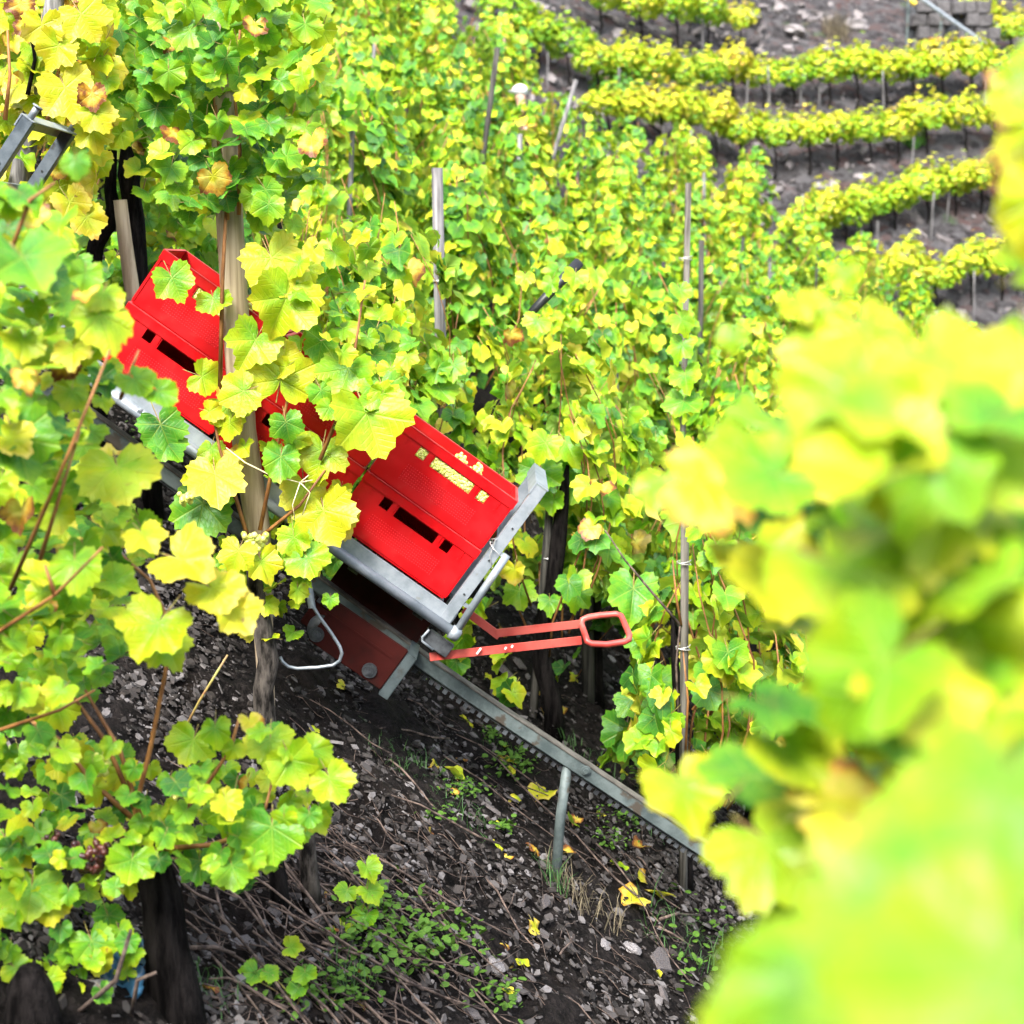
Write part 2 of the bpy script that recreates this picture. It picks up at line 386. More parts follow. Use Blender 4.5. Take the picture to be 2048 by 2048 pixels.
def leaf_template(rng, n, ring=True, curl=1.0):
    """verts, faces, with the petiole junction at the origin, blade 1 unit wide"""
    o = leaf_outline(rng, n); k = 1 / 1.62
    fold = rng.uniform(-.10, .38) * curl; droop = rng.uniform(.0, .42) * curl; wav = rng.uniform(.03, .13) * curl; ph = rng.uniform(0, 6)
    cup = rng.uniform(-.25, .3) * curl; tw = rng.uniform(-.3, .3) * curl
    def z(x, y, th, r):
        q = fold * abs(x) - droop * max(0, y) ** 2 + cup * r * r * .5 + wav * math.sin(th * 5 + ph) * r * r + tw * x * y
        return q - .03 * r * (1 if abs(((abs(th) + .5) % 1.0) - .5) < .18 else -1) * (1 if r < .8 else .4)
    vs = [(0, 0, 0)]; fs = []
    if ring:
        for th, r in o:
            q = r * .55; x, y = q * math.sin(th), q * math.cos(th); vs.append((x * k, y * k, z(x, y, th, q) * k))
    for th, r in o:
        x, y = r * math.sin(th), r * math.cos(th); vs.append((x * k, y * k, z(x, y, th, r) * k))
    for i in range(n - 1):
        fs.append((0, i + 2, i + 1))
        if ring: fs.append((1 + i, 2 + i, n + 2 + i, n + 1 + i))
    return vs, fs
def leaf_mesh(rng, n, name='leaf', curl=1.0, mat=None):
    vs, fs = leaf_template(rng, n, True, curl); nb = len(fs)
    # the petiole, a thin three sided stalk
    L = rng.uniform(.35, .6); b = len(vs); vs = list(vs)
    for t_ in (0, 1):
        for a in range(3):
            vs.append((math.cos(a * 2.09) * .013, -L * t_, math.sin(a * 2.09) * .013 - (.18 * t_ * L) - .01))
    for a in range(3): fs.append((b + a, b + (a + 1) % 3, b + 3 + (a + 1) % 3, b + 3 + a))
    me = bpy.data.meshes.new(name); me.from_pydata(vs, [], fs); me.materials.append(mat or M_leaf); me.materials.append(M_petiole)
    me.polygons.foreach_set('material_index', [0] * nb + [1] * 3)
    uvl = me.uv_layers.new(name='UVMap'); li = np.zeros(len(me.loops), int); me.loops.foreach_get('vertex_index', li)
    va = np.array(vs); uvl.data.foreach_set('uv', (va[li][:, :2] * 1.62 * .3 + .5).ravel())
    return smooth(me)
lr = random.Random(11)
LEAF_HI = [leaf_mesh(lr, 44, curl=lr.uniform(.7, 1.9)) for _ in range(22)]
LEAF_MID = [leaf_mesh(lr, 28, curl=lr.uniform(.8, 1.9)) for _ in range(18)]
LEAF_DRY = [leaf_mesh(lr, 24, curl=lr.uniform(1.2, 2.4)) for _ in range(7)]
TPL_LOW = [leaf_template(lr, 13, False, 1.2) for _ in range(6)]
TPL_FAR = [leaf_template(lr, 9, False, 1.2) for _ in range(6)]

def basis(normal, tip):
    n = Vector(normal).normalized(); y = Vector(tip); y = y - n * y.dot(n)
    if y.length < 1e-4: y = n.orthogonal()
    y.normalize(); x = y.cross(n)
    return Matrix(((x.x, y.x, n.x), (x.y, y.y, n.y), (x.z, y.z, n.z)))
def rv(r): return Vector((r.uniform(-1, 1), r.uniform(-1, 1), r.uniform(-1, 1)))
def put_leaf(root, origin, p, normal, tip, size, t, r, meshes=None, name='leaf'):
    o = bpy.data.objects.new(name, r.choice(meshes or LEAF_MID)); C.objects.link(o)
    o.parent = root; o.location = Vector(p) - origin; o.rotation_euler = basis(normal, tip).to_euler()
    o.scale = (size * r.uniform(.82, 1.08), size * r.uniform(.88, 1.08), size); o.color = (max(0, min(1, t)), 0, 0, 1)
    return o
def joined_leaves(name, items, tpls, mat):
    """one mesh out of many small leaves: items = (p, normal, tip, size, ripe)"""
    V = []; F = []; UV = []; RP = []; k = 0; rr = random.Random(3)
    for p, n, tp, s, t in items:
        vs, fs = rr.choice(tpls); va = np.array(vs); B = np.array(basis(n, tp))
        V.append(va @ B.T * s + np.array(p)); UV.append(va[:, :2] * 1.62 * .3 + .5)
        for f in fs: F.append(tuple(i + k for i in f)); RP.append(t)
        k += len(vs)
    V = np.concatenate(V); UV = np.concatenate(UV)
    me = bpy.data.meshes.new(name); me.from_pydata(V.tolist(), [], F); me.materials.append(mat)
    uvl = me.uv_layers.new(name='UVMap'); li = np.zeros(len(me.loops), int); me.loops.foreach_get('vertex_index', li)
    uvl.data.foreach_set('uv', UV[li].ravel())
    a = me.attributes.new('ripe', 'FLOAT', 'FACE'); a.data.foreach_set('value', RP)
    return smooth(me)

# ------------------------------------------------------------------ the monorail and its cart
def rail():
    pts = [at(px, py, YR) for px, py in ((-420, 386), (282, 897), (627, 1147), (864, 1322), (1012, 1423), (1168, 1526), (1302, 1615), (1463, 1722), (2000, 2090))]
    root = empty('monorail_track', pts[4], 'grey steel monorail track with a toothed rack, sloping down beneath the red crate cart', 'monorail track')
    o = pts[4]
    def profile(name, wa, wb, na, nb, mat):
        m = MB(); vs = []
        for i, p in enumerate(pts):
            a = pts[max(0, i - 1)]; b = pts[min(len(pts) - 1, i + 1)]; d = (b - a).normalized(); nn = Vector((-d.z, 0, d.x))
            for ww, n_ in ((wa, na), (wb, na), (wb, nb), (wa, nb)): vs.append(p - o + nn * n_ + Vector((0, ww, 0)))
        fs = []
        for i in range(len(pts) - 1):
            for k in range(4): fs.append((i*4+k, i*4+(k+1)%4, i*4+4+(k+1)%4, i*4+4+k))
        m.add(vs, fs); return m.build(name, mat, root, bevel=.003)
    profile('rail_beam', 0, .06, -.062, -.004, M_rail)
    profile('rail_top_strip', -.004, .064, -.0045, .004, M_railtop)
    profile('rack_bar', .022, .04, -.078, -.0625, M_steeldark)
    m = MB()
    for i in range(2, len(pts) - 1):
        a, b = pts[i] - o, pts[i + 1] - o; d = (b - a); L = d.length; d.normalize(); nn = Vector((-d.z, 0, d.x)); n_ = int(L / .038)
        for k in range(n_):
            c = a + d * (.038 * (k + .5)); M = Matrix.Translation(c) @ Matrix(((d.x, 0, nn.x, 0), (0, 1, 0, 0), (d.z, 0, nn.z, 0), (0, 0, 0, 1)))
            m.box((-.0095, .022, -.1), (.0095, .04, -.0785), 0, M)
    tag(m.build('rack_tooth', M_steeldark, root), kind='stuff')
    c = at(1172, 1541, YR - .006) - o; b = MB(); b.cyl(c, (0, 1, 0), .022, .012, 12); b.cyl(c - Vector((0, .008, 0)), (0, 1, 0), .013, .014, 6)
    b.build('bolt', M_rail, root)
    # the post under the rail
    top, foot = at(1136, 1522, YR + .03), at(1105, 1752, YR + .03)
    p = empty('rail_post', foot, 'round grey steel post holding up the monorail track right of the cart', 'post')
    m = MB(); m.tube([foot - foot + Vector((0, 0, -.25)), (top - foot) * .5, top - foot], .0235, 14); m.build('pipe', M_rail, p, sm=True)
rail()

CROT = (0, ANG, 0)
CM = Matrix.Translation(CART0) @ Matrix.Rotation(ANG, 4, 'Y')
CMI = CM.inverted()
cart = empty('monorail_cart', CART0, 'galvanised steel monorail cart loaded with red crates, tipped along the slope', 'cart', rot=CROT)
def cpx(px, py, dw):           # picture point at cart depth dw -> cart coordinates
    return CMI @ at(px, py, YC - .03 + dw)
L0, L1, WB = -.70, 1.815, .60
def build_cart():
    for wa, wb in ((0, .012), (WB - .012, WB)):                     # side members (flange + lip)
        m = MB(); m.box((L0, wa, -.058), (L1 + .06, wb, .006)); m.build('side_plate', M_steel, cart, bevel=.002)
    for wc in (-.014, WB + .014):
        m = MB(); m.tube([(L0, wc, -.078), (L1 + .12, wc, -.072)], .0235, 16); tb = m.build('side_tube', M_steel, cart, sm=True); tb0 = tb if wc < 0 else tb0
    m = MB(); m.tube([(L1 + .075, -.014, -.073), (L1 + .115, -.014, -.072)], .031, 16); m.build('collar', M_steel, tb0, sm=True)
    for k in range(24):                                             # floor bars
        l = L0 + .05 + k * .105; m = MB(); m.box((l, .0125, -.03), (l + .035, WB - .0125, -.006)); m.build('floor_bar', M_steel, cart)
    for l, n_ in ((-.02, 0), (.30, 1), (.335, 1)):
        m = MB(); m.cyl((l, -.03, -.062 if n_ else -.02), (0, 1, .4), .009, .02, 10); m.build('bolt', M_steel, cart)
    # end gates: two uprights each, a cross plate on top and a lower bar
    for gl, GM in ((L1, M_steel), (L0 - .055, M_steelshade)):
        for wa in (-.006, WB - .044):
            m = MB(); m.box((gl + .004, wa, -.056), (gl + .055, wa + .006, .652)); m.box((gl + .004, wa + .0062, -.056), (gl + .010, wa + .05, .645)); m.box((gl + .049, wa + .0062, -.056), (gl + .055, wa + .05, .645))
            for hz in (.09, .27, .44): m.cyl((gl + .03, wa - .002, hz), (0, 1, 0), .006, .005, 8, 1)
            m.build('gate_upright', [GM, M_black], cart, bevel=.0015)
        m = MB(); m.box((gl + .0, -.008, .653), (gl + .06, WB + .008, .659)); m.box((gl - .004, -.008, .60), (gl + .0035, WB + .008, .659)); m.build('cross_plate', M_steel, cart, bevel=.0015)
        m = MB(); m.box((gl + .012, .046, .30), (gl + .02, WB - .046, .35)); m.build('cross_bar', M_steel, cart, bevel=.0015)
        for wa in (.016, WB - .02):
            m = MB(); m.tube([(gl + .03, wa, .655), (gl + .03, wa, .715)], .014, 10); m.tube([(gl + .03, wa, .712), (gl + .03, wa, .718)], .022, 10)
            if gl < 0: m.build('upright_stub', M_steel, cart, sm=True)
    m = MB(); m.tube([(L1 + .098, -.012, -.06), (L1 + .085, -.012, .15), (L1 + .078, -.012, .335)], .0165, 12); m.build('hinge_tube', M_steel, cart, sm=True)
    for hz in (.315, .045):
        m = MB(); m.box((L1 + .056, -.006, hz), (L1 + .08, .012, hz + .015)); m.build('tube_bracket', M_steel, cart)
    pts = []
    for k in range(15):
        a = k / 14 * 2 * math.pi * 1.6; pts.append((L1 + .03 + .042 * math.cos(a), .01 + .04 * math.sin(a), .305 + .02 * math.sin(a * .7) + k * .003))
    m = MB(); m.tube(pts, .0022, 5); m.tube([pts[-1], (L1 - .005, -.02, .37), (L1 + .02, -.02, .29), (L1 + .06, -.015, .25)], .0022, 5); m.build('wire_tie', M_wire, cart, sm=True)
    # running gear under the bed
    for l in (-.5, .1, .7, 1.38, 1.72):
        m = MB(); m.box((l, .03, -.12), (l + .05, WB - .03, -.031)); m.build('cross_member', M_steeldark, cart)
    m = MB(); m.box((1.36, .36, -.30), (1.84, .372, -.03)); m.build('back_panel', M_rust, cart, bevel=.003)
    lo = cpx(757, 1384, .14); l_b = cpx(622, 1287, .14); tr = cpx(820, 1304, .14)
    n0, n1 = lo.z, tr.z
    m = MB(); m.box((l_b.x - .02, .14, n0 + .012), (lo.x, .152, n1)); bp = m.build('bogie_plate', M_rust, cart, bevel=.004)
    m = MB(); m.box((l_b.x - .06, .136, n1 - .072), (lo.x - .045, .1395, n1 - .062)); m.build('plate_ridge', M_rust, bp)
    m = MB(); m.box((l_b.x - .09, .345, n0), (lo.x, .357, n1)); m.build('bogie_plate', M_rust, cart, bevel=.004)
    m = MB(); m.box((lo.x + .002, .12, n0 - .004), (lo.x + .05, .36, n1 - .004)); m.build('end_plate', M_endplate, cart, bevel=.003)
    for bx, by in ((633, 1269), (739, 1341)):
        c = cpx(bx, by, .135)
        m = MB(); m.cyl(c, (0, 1, 0), .034, .012, 18); m.cyl(c - Vector((0, .008, 0)), (0, 1, 0), .02, .016, 18); m.cyl(c - Vector((0, .016, 0)), (0, 1, 0), .011, .014, 6)
        m.build('axle_nut', M_steeldark, bp, bevel=.0015)
        m = MB(); m.cyl(c + Vector((0, .12, 0)), (0, 1, 0), .055, .05, 20); m.build('wheel', M_steeldark, cart, sm=True)
    lp = [cpx(540 + x * .2174, 1080 + y * .2174, -.02) for x, y in ((345, 330), (365, 480), (385, 590), (450, 700), (560, 850), (640, 975), (662, 1040), (640, 1110), (580, 1152), (440, 1172), (250, 1182), (170, 1165), (115, 1120), (92, 1075))]
    m = MB(); m.tube(lp, .0075, 8); m.build('rod_loop', M_steel, cart, sm=True)
    m = MB(); a, b = cpx(614, 1150, -.012), cpx(624, 1215, -.012); m.tube([a, b], .016, 8); m.build('loop_bracket', M_steel, cart)
    c = cpx(880, 1288, .03); m = MB(); m.box((c.x - .07, .02, c.z - .035), (c.x + .055, .05, c.z + .03)); m.build('latch_block', M_steeldark, cart, bevel=.003)
    lp = [cpx(540 + x * .2174, 1080 + y * .2174, .01) for x, y in ((1465, 825), (1400, 895), (1400, 930), (1500, 1010))]
    m = MB(); m.tube(lp, .0055, 8); m.build('latch_hook', M_steel, cart, sm=True)
    # red draw handle
    zz = lambda x, y: (850 + x * .2329, 1180 + y * .2329)
    def flat(pp, dws, hgt_, name):
        m = MB(); P = [cpx(*zz(*q), d_) for q, d_ in zip(pp, dws)]
        vs = []; fs = []
        for i, p in enumerate(P):
            a = P[max(0, i-1)]; b = P[min(len(P)-1, i+1)]; d = (b - a).normalized(); nn = Vector((-d.z, 0, d.x)).normalized() * hgt_ / 2
            for dy, s_ in ((-.005, -1), (.005, -1), (.005, 1), (-.005, 1)): vs.append(p + nn * s_ + Vector((0, dy, 0)))
        for i in range(len(P) - 1):
            for k in range(4): fs.append((i*4+k, i*4+(k+1)%4, i*4+4+(k+1)%4, i*4+4+k))
        fs += [(0, 3, 2, 1), tuple((len(P)-1)*4 + k for k in range(4))]
        m.add(vs, fs); return m.build(name, M_handle, cart, bevel=.0015)
    hb = flat(((40, 575), (1345, 432)), (.05, .08), .037, 'handle_bar')
    flat(((330, 165), (640, 398)), (.33, .30), .037, 'handle_bar')
    flat(((610, 372), (1330, 292)), (.298, .27), .037, 'handle_bar')
    lp = [(1345, 300, .27), (1352, 255, .28), (1400, 235, .29), (1500, 218, .30), (1640, 207, .30), (1685, 222, .29), (1700, 255, .26), (1755, 385, .10), (1752, 425, .085), (1710, 445, .08), (1560, 468, .07), (1430, 462, .07), (1392, 440, .075), (1378, 400, .09)]
    m = MB(); m.tube([cpx(*zz(x, y), d_) for x, y, d_ in lp], .0145, 10, closed=True); m.build('handle_grip', M_handle, cart, sm=True)
    for x, y in ((462, 525), (692, 500), (748, 485)):
        m = MB(); c = cpx(*zz(x, y), .04); m.box((c.x - .004, c.y - .001, c.z - (.016 if x < 500 else .006)), (c.x + .004, c.y + .0035, c.z + (.016 if x < 500 else .006)))
        m.build('paint_chip', M_chip, hb)
build_cart()

# ------------------------------------------------------------------ crates
def holed(m, x0, x1, z0, z1, y0, y1, holes):
    xs = sorted({x0, x1, *[h[0] for h in holes], *[h[1] for h in holes]}); zs = sorted({z0, z1, *[h[2] for h in holes], *[h[3] for h in holes]})
    def ishole(i, j):
        if i < 0 or j < 0 or i >= len(xs)-1 or j >= len(zs)-1: return True
        cx, cz = (xs[i]+xs[i+1])/2, (zs[j]+zs[j+1])/2
        return any(h[0] < cx < h[1] and h[2] < cz < h[3] for h in holes)
    for i in range(len(xs)-1):
        for j in range(len(zs)-1):
            if ishole(i, j): continue
            a, b, c, d = xs[i], xs[i+1], zs[j], zs[j+1]
            m.add([(a,y0,c),(b,y0,c),(b,y0,d),(a,y0,d)], [(0,1,2,3)]); m.add([(a,y1,c),(b,y1,c),(b,y1,d),(a,y1,d)], [(3,2,1,0)])
            if ishole(i-1, j): m.add([(a,y0,c),(a,y0,d),(a,y1,d),(a,y1,c)], [(0,1,2,3)])
            if ishole(i+1, j): m.add([(b,y0,c),(b,y0,d),(b,y1,d),(b,y1,c)], [(3,2,1,0)])
            if ishole(i, j-1): m.add([(a,y0,c),(b,y0,c),(b,y1,c),(a,y1,c)], [(3,2,1,0)])
            if ishole(i, j+1): m.add([(a,y0,d),(b,y0,d),(b,y1,d),(a,y1,d)], [(0,1,2,3)])
CL, CW = .594, .40
HO = [(.124, .168, .174, .221), (.200, .404, .172, .222), (.436, .480, .174, .221)]
def crate_meshes():
    body = MB()
    holed(body, .006, CL - .006, .012, HC - .046, .006, .010, HO)
    holed(body, .006, CL - .006, .012, HC - .046, CW - .010, CW - .006, HO)
    body.box((.006, .0102, .012), (.010, CW - .0102, HC - .046)); body.box((CL - .010, .0102, .012), (CL - .006, CW - .0102, HC - .046))
    band = MB()
    # upper band standing proud of the body, its lip and the ribs under it
    z0, z1 = HC - .0458, HC - .0045
    for a, b in (((0, 0, z0), (CL, .0105, z1)), ((0, CW - .0105, z0), (CL, CW, z1)), ((0, .0107, z0), (.0105, CW - .0107, z1)), ((CL - .0105, .0107, z0), (CL, CW - .0107, z1))):
        band.box(a, b)
    rim = MB()
    for a, b in (((-.002, -.002, z1 + .0002), (CL + .002, .0125, HC - .001)), ((-.002, CW - .0125, z1 + .0002), (CL + .002, CW + .002, HC - .001)), ((-.002, .0127, z1 + .0002), (.0125, CW - .0127, HC - .001)), ((CL - .0125, .0127, z1 + .0002), (CL + .002, CW - .0127, HC - .001))):
        rim.box(a, b)
    base = MB(); base.box((.012, .012, .0), (CL - .012, CW - .012, .0118))
    return body, band, rim, base
_b = crate_meshes()
def bev(mb, name, b):
    mt = M_crimson if name == 'crate_rim' else M_crate
    o = mb.build(name, mt, None, bevel=b) if b else mb.build(name, mt)
    me = o.data; bpy.data.objects.remove(o); return me
CRATE = [(n, bev(mb, n, b)) for n, mb, b in zip(('crate_wall', 'crate_band', 'crate_rim', 'crate_base'), _b, (0, .0015, .0032, .002))]
_r = MB(); _r.box((0, .0022, HC - .08), (.004, .0058, HC - .0463)); RIB = bev(_r, 'crate_rib', .001)
_r = MB(); _r.box((0, .0022, .02), (.012, .0058, HC - .0463)); POST = bev(_r, 'corner_rib', .001)
where = {(2, 1): 'red crate full of green grapes, on top at the downhill end of the cart', (2, 0): 'red crate with dark slots, at the bottom of the downhill stack against the end gate',
         (1, 1): 'red crate hidden behind yellow leaves, on top of the middle stack', (1, 0): 'red crate behind yellow leaves, at the bottom of the middle stack',
         (0, 1): 'red crate left of the pale stake, on top of the uphill stack', (0, 0): 'red crate left of the pale stake, at the bottom of the uphill stack'}
def grapes(name, loc, pts, label, r0=.0085):
    m = MB()
    for p in pts: m.sphere(p, r0 * rnd.uniform(.85, 1.15), 7, 5)
    o = m.build(name, M_grape, None, sm=True); o.location = loc; o.rotation_euler = CROT; tag(o, label, 'grapes', kind='stuff')
for st in range(3):
    for lv in range(2):
        loc = CM @ Vector((st * .603 + .001, .03, lv * HC + (.0005 if lv else .007)))
        c = empty('harvest_crate', loc, where[(st, lv)], 'crate', 'red crates stacked on the monorail cart', CROT)
        for n, me in CRATE: link(n, me, c)
        for l in (.06, .19, .42, .535): link('crate_rib', RIB, c, (l, 0, 0))
        for l in (.004, CL - .016): link('corner_rib', POST, c, (l, 0, 0))
    base = CM @ Vector((st * .603 + .001, .03, HC))
    pts = []
    for _ in range(520):     # heaped surface
        x, y = rnd.uniform(.025, CL - .025), rnd.uniform(.025, CW - .025)
        e = min(x, CL - x, (y if y < .2 else CW - y) + .02) / .12
        heap = .186 + .014 * min(1, e) + (.075 * math.exp(-((x - .385) / .035) ** 2) + .066 * math.exp(-((x - .30) / .04) ** 2)) * (1 if y < .2 else .35)
        pts.append((x, y, heap + rnd.uniform(-.012, .012)))
    for _ in range(1000):     # against the near wall behind the slots
        x, z = rnd.uniform(.12, .484), rnd.uniform(.168, .226)
        inside = any(h[0] + .007 < x < h[1] - .007 and h[2] + .006 < z < h[3] - .006 for h in HO)
        pts.append((x, (.0135 if inside else .0205) + rnd.uniform(0, .008), z))
    grapes('grape_heap', base, pts, ('heap of pale green grapes in the upper crate beside the end gate', 'heap of pale green grapes in the middle upper crate behind leaves', 'heap of pale green grapes in the upper crate left of the pale stake')[2 - st])

# ------------------------------------------------------------------ vines: generators
def shoots(r, H, wid):
    out = []
    for i in range(9):
        a = r.uniform(0, 6.28); rm = r.uniform(.10, .46) * wid; top = H * r.uniform(.78, 1.06); h0 = r.uniform(.42, .75); pts = []
        for k in range(7):
            t = k / 6; rr = rm * (math.sin(math.pi * (.12 + .80 * t)) ** .8); aa = a + .5 * math.sin(3 * t + i)
            pts.append(Vector((rr * math.cos(aa), rr * math.sin(aa), h0 + (top - h0) * t)))
        out.append(pts)
    for i in range(5):
        a = r.uniform(0, 6.28); rm = r.uniform(.38, .62) * wid; h0 = r.uniform(.6, 1.2); pts = []
        for k in range(6):
            t = k / 5; rr = rm * t
            pts.append(Vector((rr * math.cos(a), rr * math.sin(a), h0 + .3 * math.sin(t * 2.2) - .55 * t * t)))
        out.append(pts)
    return out
def vine_items(r, H, n, wid=1.0, tm=.45, size=(.09, .155), sd=.21):
    sh = shoots(r, H, wid); items = []
    for i in range(n):
        pts = sh[i % len(sh)] if r.random() < .9 else r.choice(sh); t = (r.random() ** .85) * (len(pts) - 1); k = min(int(t), len(pts) - 2); p = pts[k].lerp(pts[k + 1], t - k)
        o = Vector((p.x, p.y, 0)); o = (o.normalized() if o.length > .03 else Vector((1, 0, 0))) + .75 * Vector((r.uniform(-1, 1), r.uniform(-1, 1), 0))
        o.normalize(); p = p + o * r.uniform(.03, .15) + Vector((0, 0, r.uniform(-.06, .06)))
        nrm = o * r.uniform(.45, 1) + Vector((0, 0, r.uniform(.15, 1.0))) + rv(r) * .4
        tip = Vector((0, 0, -1)) + o * .45 + rv(r) * .55
        q = tm + r.gauss(0, sd) + .05 * (p.z - 1)
        if r.random() < .012: q = r.uniform(.9, 1)
        items.append((p, nrm, tip, r.uniform(*size), min(1, max(0, min(q, .86) if q < .9 else q))))
    return items, sh
def trunk_pts(r, h, bend=.08):
    pts = []; 
    for k in range(7):
        t = k / 6; pts.append(Vector((bend * math.sin(t * 4 + r.uniform(-.3, .3)) + r.uniform(-.012, .012), r.uniform(-.02, .02), -.15 + (h + .15) * t)))
    return pts
def trunk_mesh(r, h, rad, bend=.08, n=9, mat=None):
    m = MB(); p = trunk_pts(r, h, bend)
    m.tube(p, [rad * (1.25 - .35 * k / 6 + r.uniform(-.1, .14)) for k in range(7)], n, rough=.3, rng=r)
    for s_ in (-1, 1):
        e = p[-1]; m.tube([e - Vector((0, 0, .05)), e + Vector((.07 * s_, r.uniform(-.04, .04), .1)), e + Vector((.13 * s_, r.uniform(-.08, .08), .12 + r.uniform(0, .12)))], [rad * .75, rad * .5, rad * .3], 7, rough=.3, rng=r)
    return m.mesh('trunk', mat or M_bark, True)
def stake_mesh(r, h, rad, mat, n=8):
    m = MB(); m.tube([(0, 0, -.3), (0, 0, h * .3), (r.uniform(-.012, .012), 0, h * .65), (0, 0, h)], [rad, rad * 1.02, rad * .97, rad * .94], n, rough=.12, rng=r)
    return m.mesh('stake', mat, True)
def cane_obj(pts, root, rad=.0045, name='cane', mat=None):
    m = MB(); k = len(pts); m.tube(pts, [rad * (1.15 - .6 * i / max(1, k - 1)) for i in range(k)], 6); return m.build(name, mat or M_cane, root, sm=True)
vr = random.Random(21)
TRUNKS = [trunk_mesh(vr, vr.uniform(.5, .75), .036, .07) for _ in range(6)]
STAKES = [stake_mesh(vr, h_, .024, M_stake) for h_ in (1.7, 1.85, 2.0, 2.25)] + [stake_mesh(vr, h_, .024, M_stakedark) for h_ in (1.8, 2.1)]

def near_vine(foot, H, n, label, tm, group=None, wid=1.0, stake=None, seed=0, trunk=True, size=(.10, .165), canes=True):
    r = random.Random(seed); root = empty('grape_vine', foot, label, 'grape vine', group)
    if trunk: t = link('trunk', r.choice(TRUNKS), root); t.rotation_euler.z = r.uniform(0, 6.28)
    items, sh = vine_items(r, H, n, wid, tm, size)
    for p, nrm, tip, s_, q in items: put_leaf(root, Vector((0, 0, 0)), p, nrm, tip, s_, q, r)
    if canes:
        for pts in sh[:8] + sh[9:11]: cane_obj(pts, root)
    return root
def stake_at(foot, me, label, group=None, tilt=(0, 0), rz=0):
    o = link('vine_stake', me, None, foot); o.rotation_euler = (tilt[0], tilt[1], rz); tag(o, label, 'stake', group); return o
def lean(base, top):
    """a stake mesh fitted between two points"""
    return (Vector(top) - Vector(base))
def stake_between(base, top, rad, mat, label, group=None, parts=None):
    b, t_ = Vector(base), Vector(top); m = MB(); d = t_ - b
    m.tube([-d * .12, d * .3 + rv(rnd) * .006, d * .65 + rv(rnd) * .006, d], [rad * 1.05, rad * 1.04, rad, rad * .95], 12, rough=.1, rng=rnd)
    o = m.build('vine_stake', mat, None, sm=True); o.location = b; tag(o, label, 'stake', group); return o

def in_poly(x, y, P):
    c = False; j = len(P) - 1
    for i in range(len(P)):
        xi, yi = P[i]; xj, yj = P[j]
        if (yi > y) != (yj > y) and x < (xj - xi) * (y - yi) / (yj - yi) + xi: c = not c
        j = i
    return c
KEEP = [[(520, 800), (590, 770), (660, 880), (690, 960), (600, 900)],
        [(262, 598), (330, 500), (400, 505), (432, 540), (436, 772), (380, 800), (250, 740)],
        [(722, 930), (800, 835), (830, 820), (1040, 970), (1095, 950), (1095, 1010), (910, 1290), (645, 1065), (700, 1030)],
        [(240, 780), (380, 870), (380, 950), (230, 870)],
        [(625, 1170), (600, 1290), (560, 1340), (680, 1350), (760, 1395), (870, 1330), (1270, 1300), (1265, 1220), (1000, 1195), (930, 1260)],
        [(436, 430), (496, 430), (512, 640), (516, 770), (450, 770)], [(486, 960), (520, 960), (530, 1050), (492, 1050)],
        [(560, 1450), (1060, 1420), (1400, 1650), (1380, 2040), (600, 2040), (720, 1720)]]
def screen_leaves(root, poly, n, Y, sY, size, tm, r, sd=.15, meshes=None, keep=True, npos=5, up=.5, jit=.5):
    """leaves spread through a volume whose outline in the photograph is poly"""
    og = Vector(root.location); xs = [p[0] for p in poly]; ys = [p[1] for p in poly]; done = []; tries = 0; cnt = 0
    while cnt < n and tries < n * 60:
        best = None
        for _ in range(npos):
            tries += 1
            x, y = r.uniform(min(xs), max(xs)), r.uniform(min(ys), max(ys))
            if not in_poly(x, y, poly): continue
            d = min([(x - a) ** 2 + (y - b) ** 2 for a, b in done[-260:]] or [1e9])
            if best is None or d > best[0]: best = (d, x, y)
        if not best: continue
        _, x, y = best; yy = Y(x, y) if callable(Y) else Y
        yy += r.uniform(-sY, sY); s_ = r.uniform(*size); rad = s_ / yy * FPX * .40
        if keep and any(in_poly(x + rad * ca, y + rad * sa, K) for K in KEEP for ca, sa in ((0, 0), (1, 0), (-1, 0), (0, 1), (0, -1), (.7, .7), (-.7, .7), (.7, -.7), (-.7, -.7))): continue
        p = at(x, y, yy); tc = (-p).normalized()
        nrm = tc * r.uniform(.35, 1) + Vector((0, 0, r.uniform(.1, 1) * 2 * up)) + rv(r) * jit
        tip = Vector((0, 0, -1)) + rv(r) * .75; B = basis(nrm, tip)
        q = tm + r.gauss(0, sd)
        q = min(q, .86) if r.random() > .03 else r.uniform(.88, .98)
        put_leaf(root, og, p - (B @ Vector((0, .22, 0))) * s_, nrm, tip, s_, q, r, meshes or LEAF_HI); done.append((x, y)); cnt += 1
    return cnt
def hand_leaf(root, x, y, Y, wpx, t, ang=180, tiltx=0, tilty=.3, r=rnd, mesh=None):
    """one leaf known from the photograph: centre, width, hue and the direction its tip points (0 = up, clockwise)"""
    p = at(x, y, Y); s_ = wpx / FPX * Y * 1.04; a = R(ang)
    tip = Vector((math.sin(a), 0, math.cos(a))); nrm = (-p).normalized() + Vector((tiltx, 0, tilty)); B = basis(nrm, tip)
    s_ *= .92
    o = put_leaf(root, Vector(root.location), p - (B @ Vector((0, .22, 0))) * s_, nrm, tip, s_, t * .93 if t < .85 else t, r, [mesh] if mesh else LEAF_HI); return o
def px_cane(root, pts, rad, mat=None, name='cane'):
    og = Vector(root.location); P = [at(*p) - og for p in pts]
    return cane_obj(P, root, rad, name, mat)

# ------------------------------------------------------------------ the vines one can single out
r1 = random.Random(101)
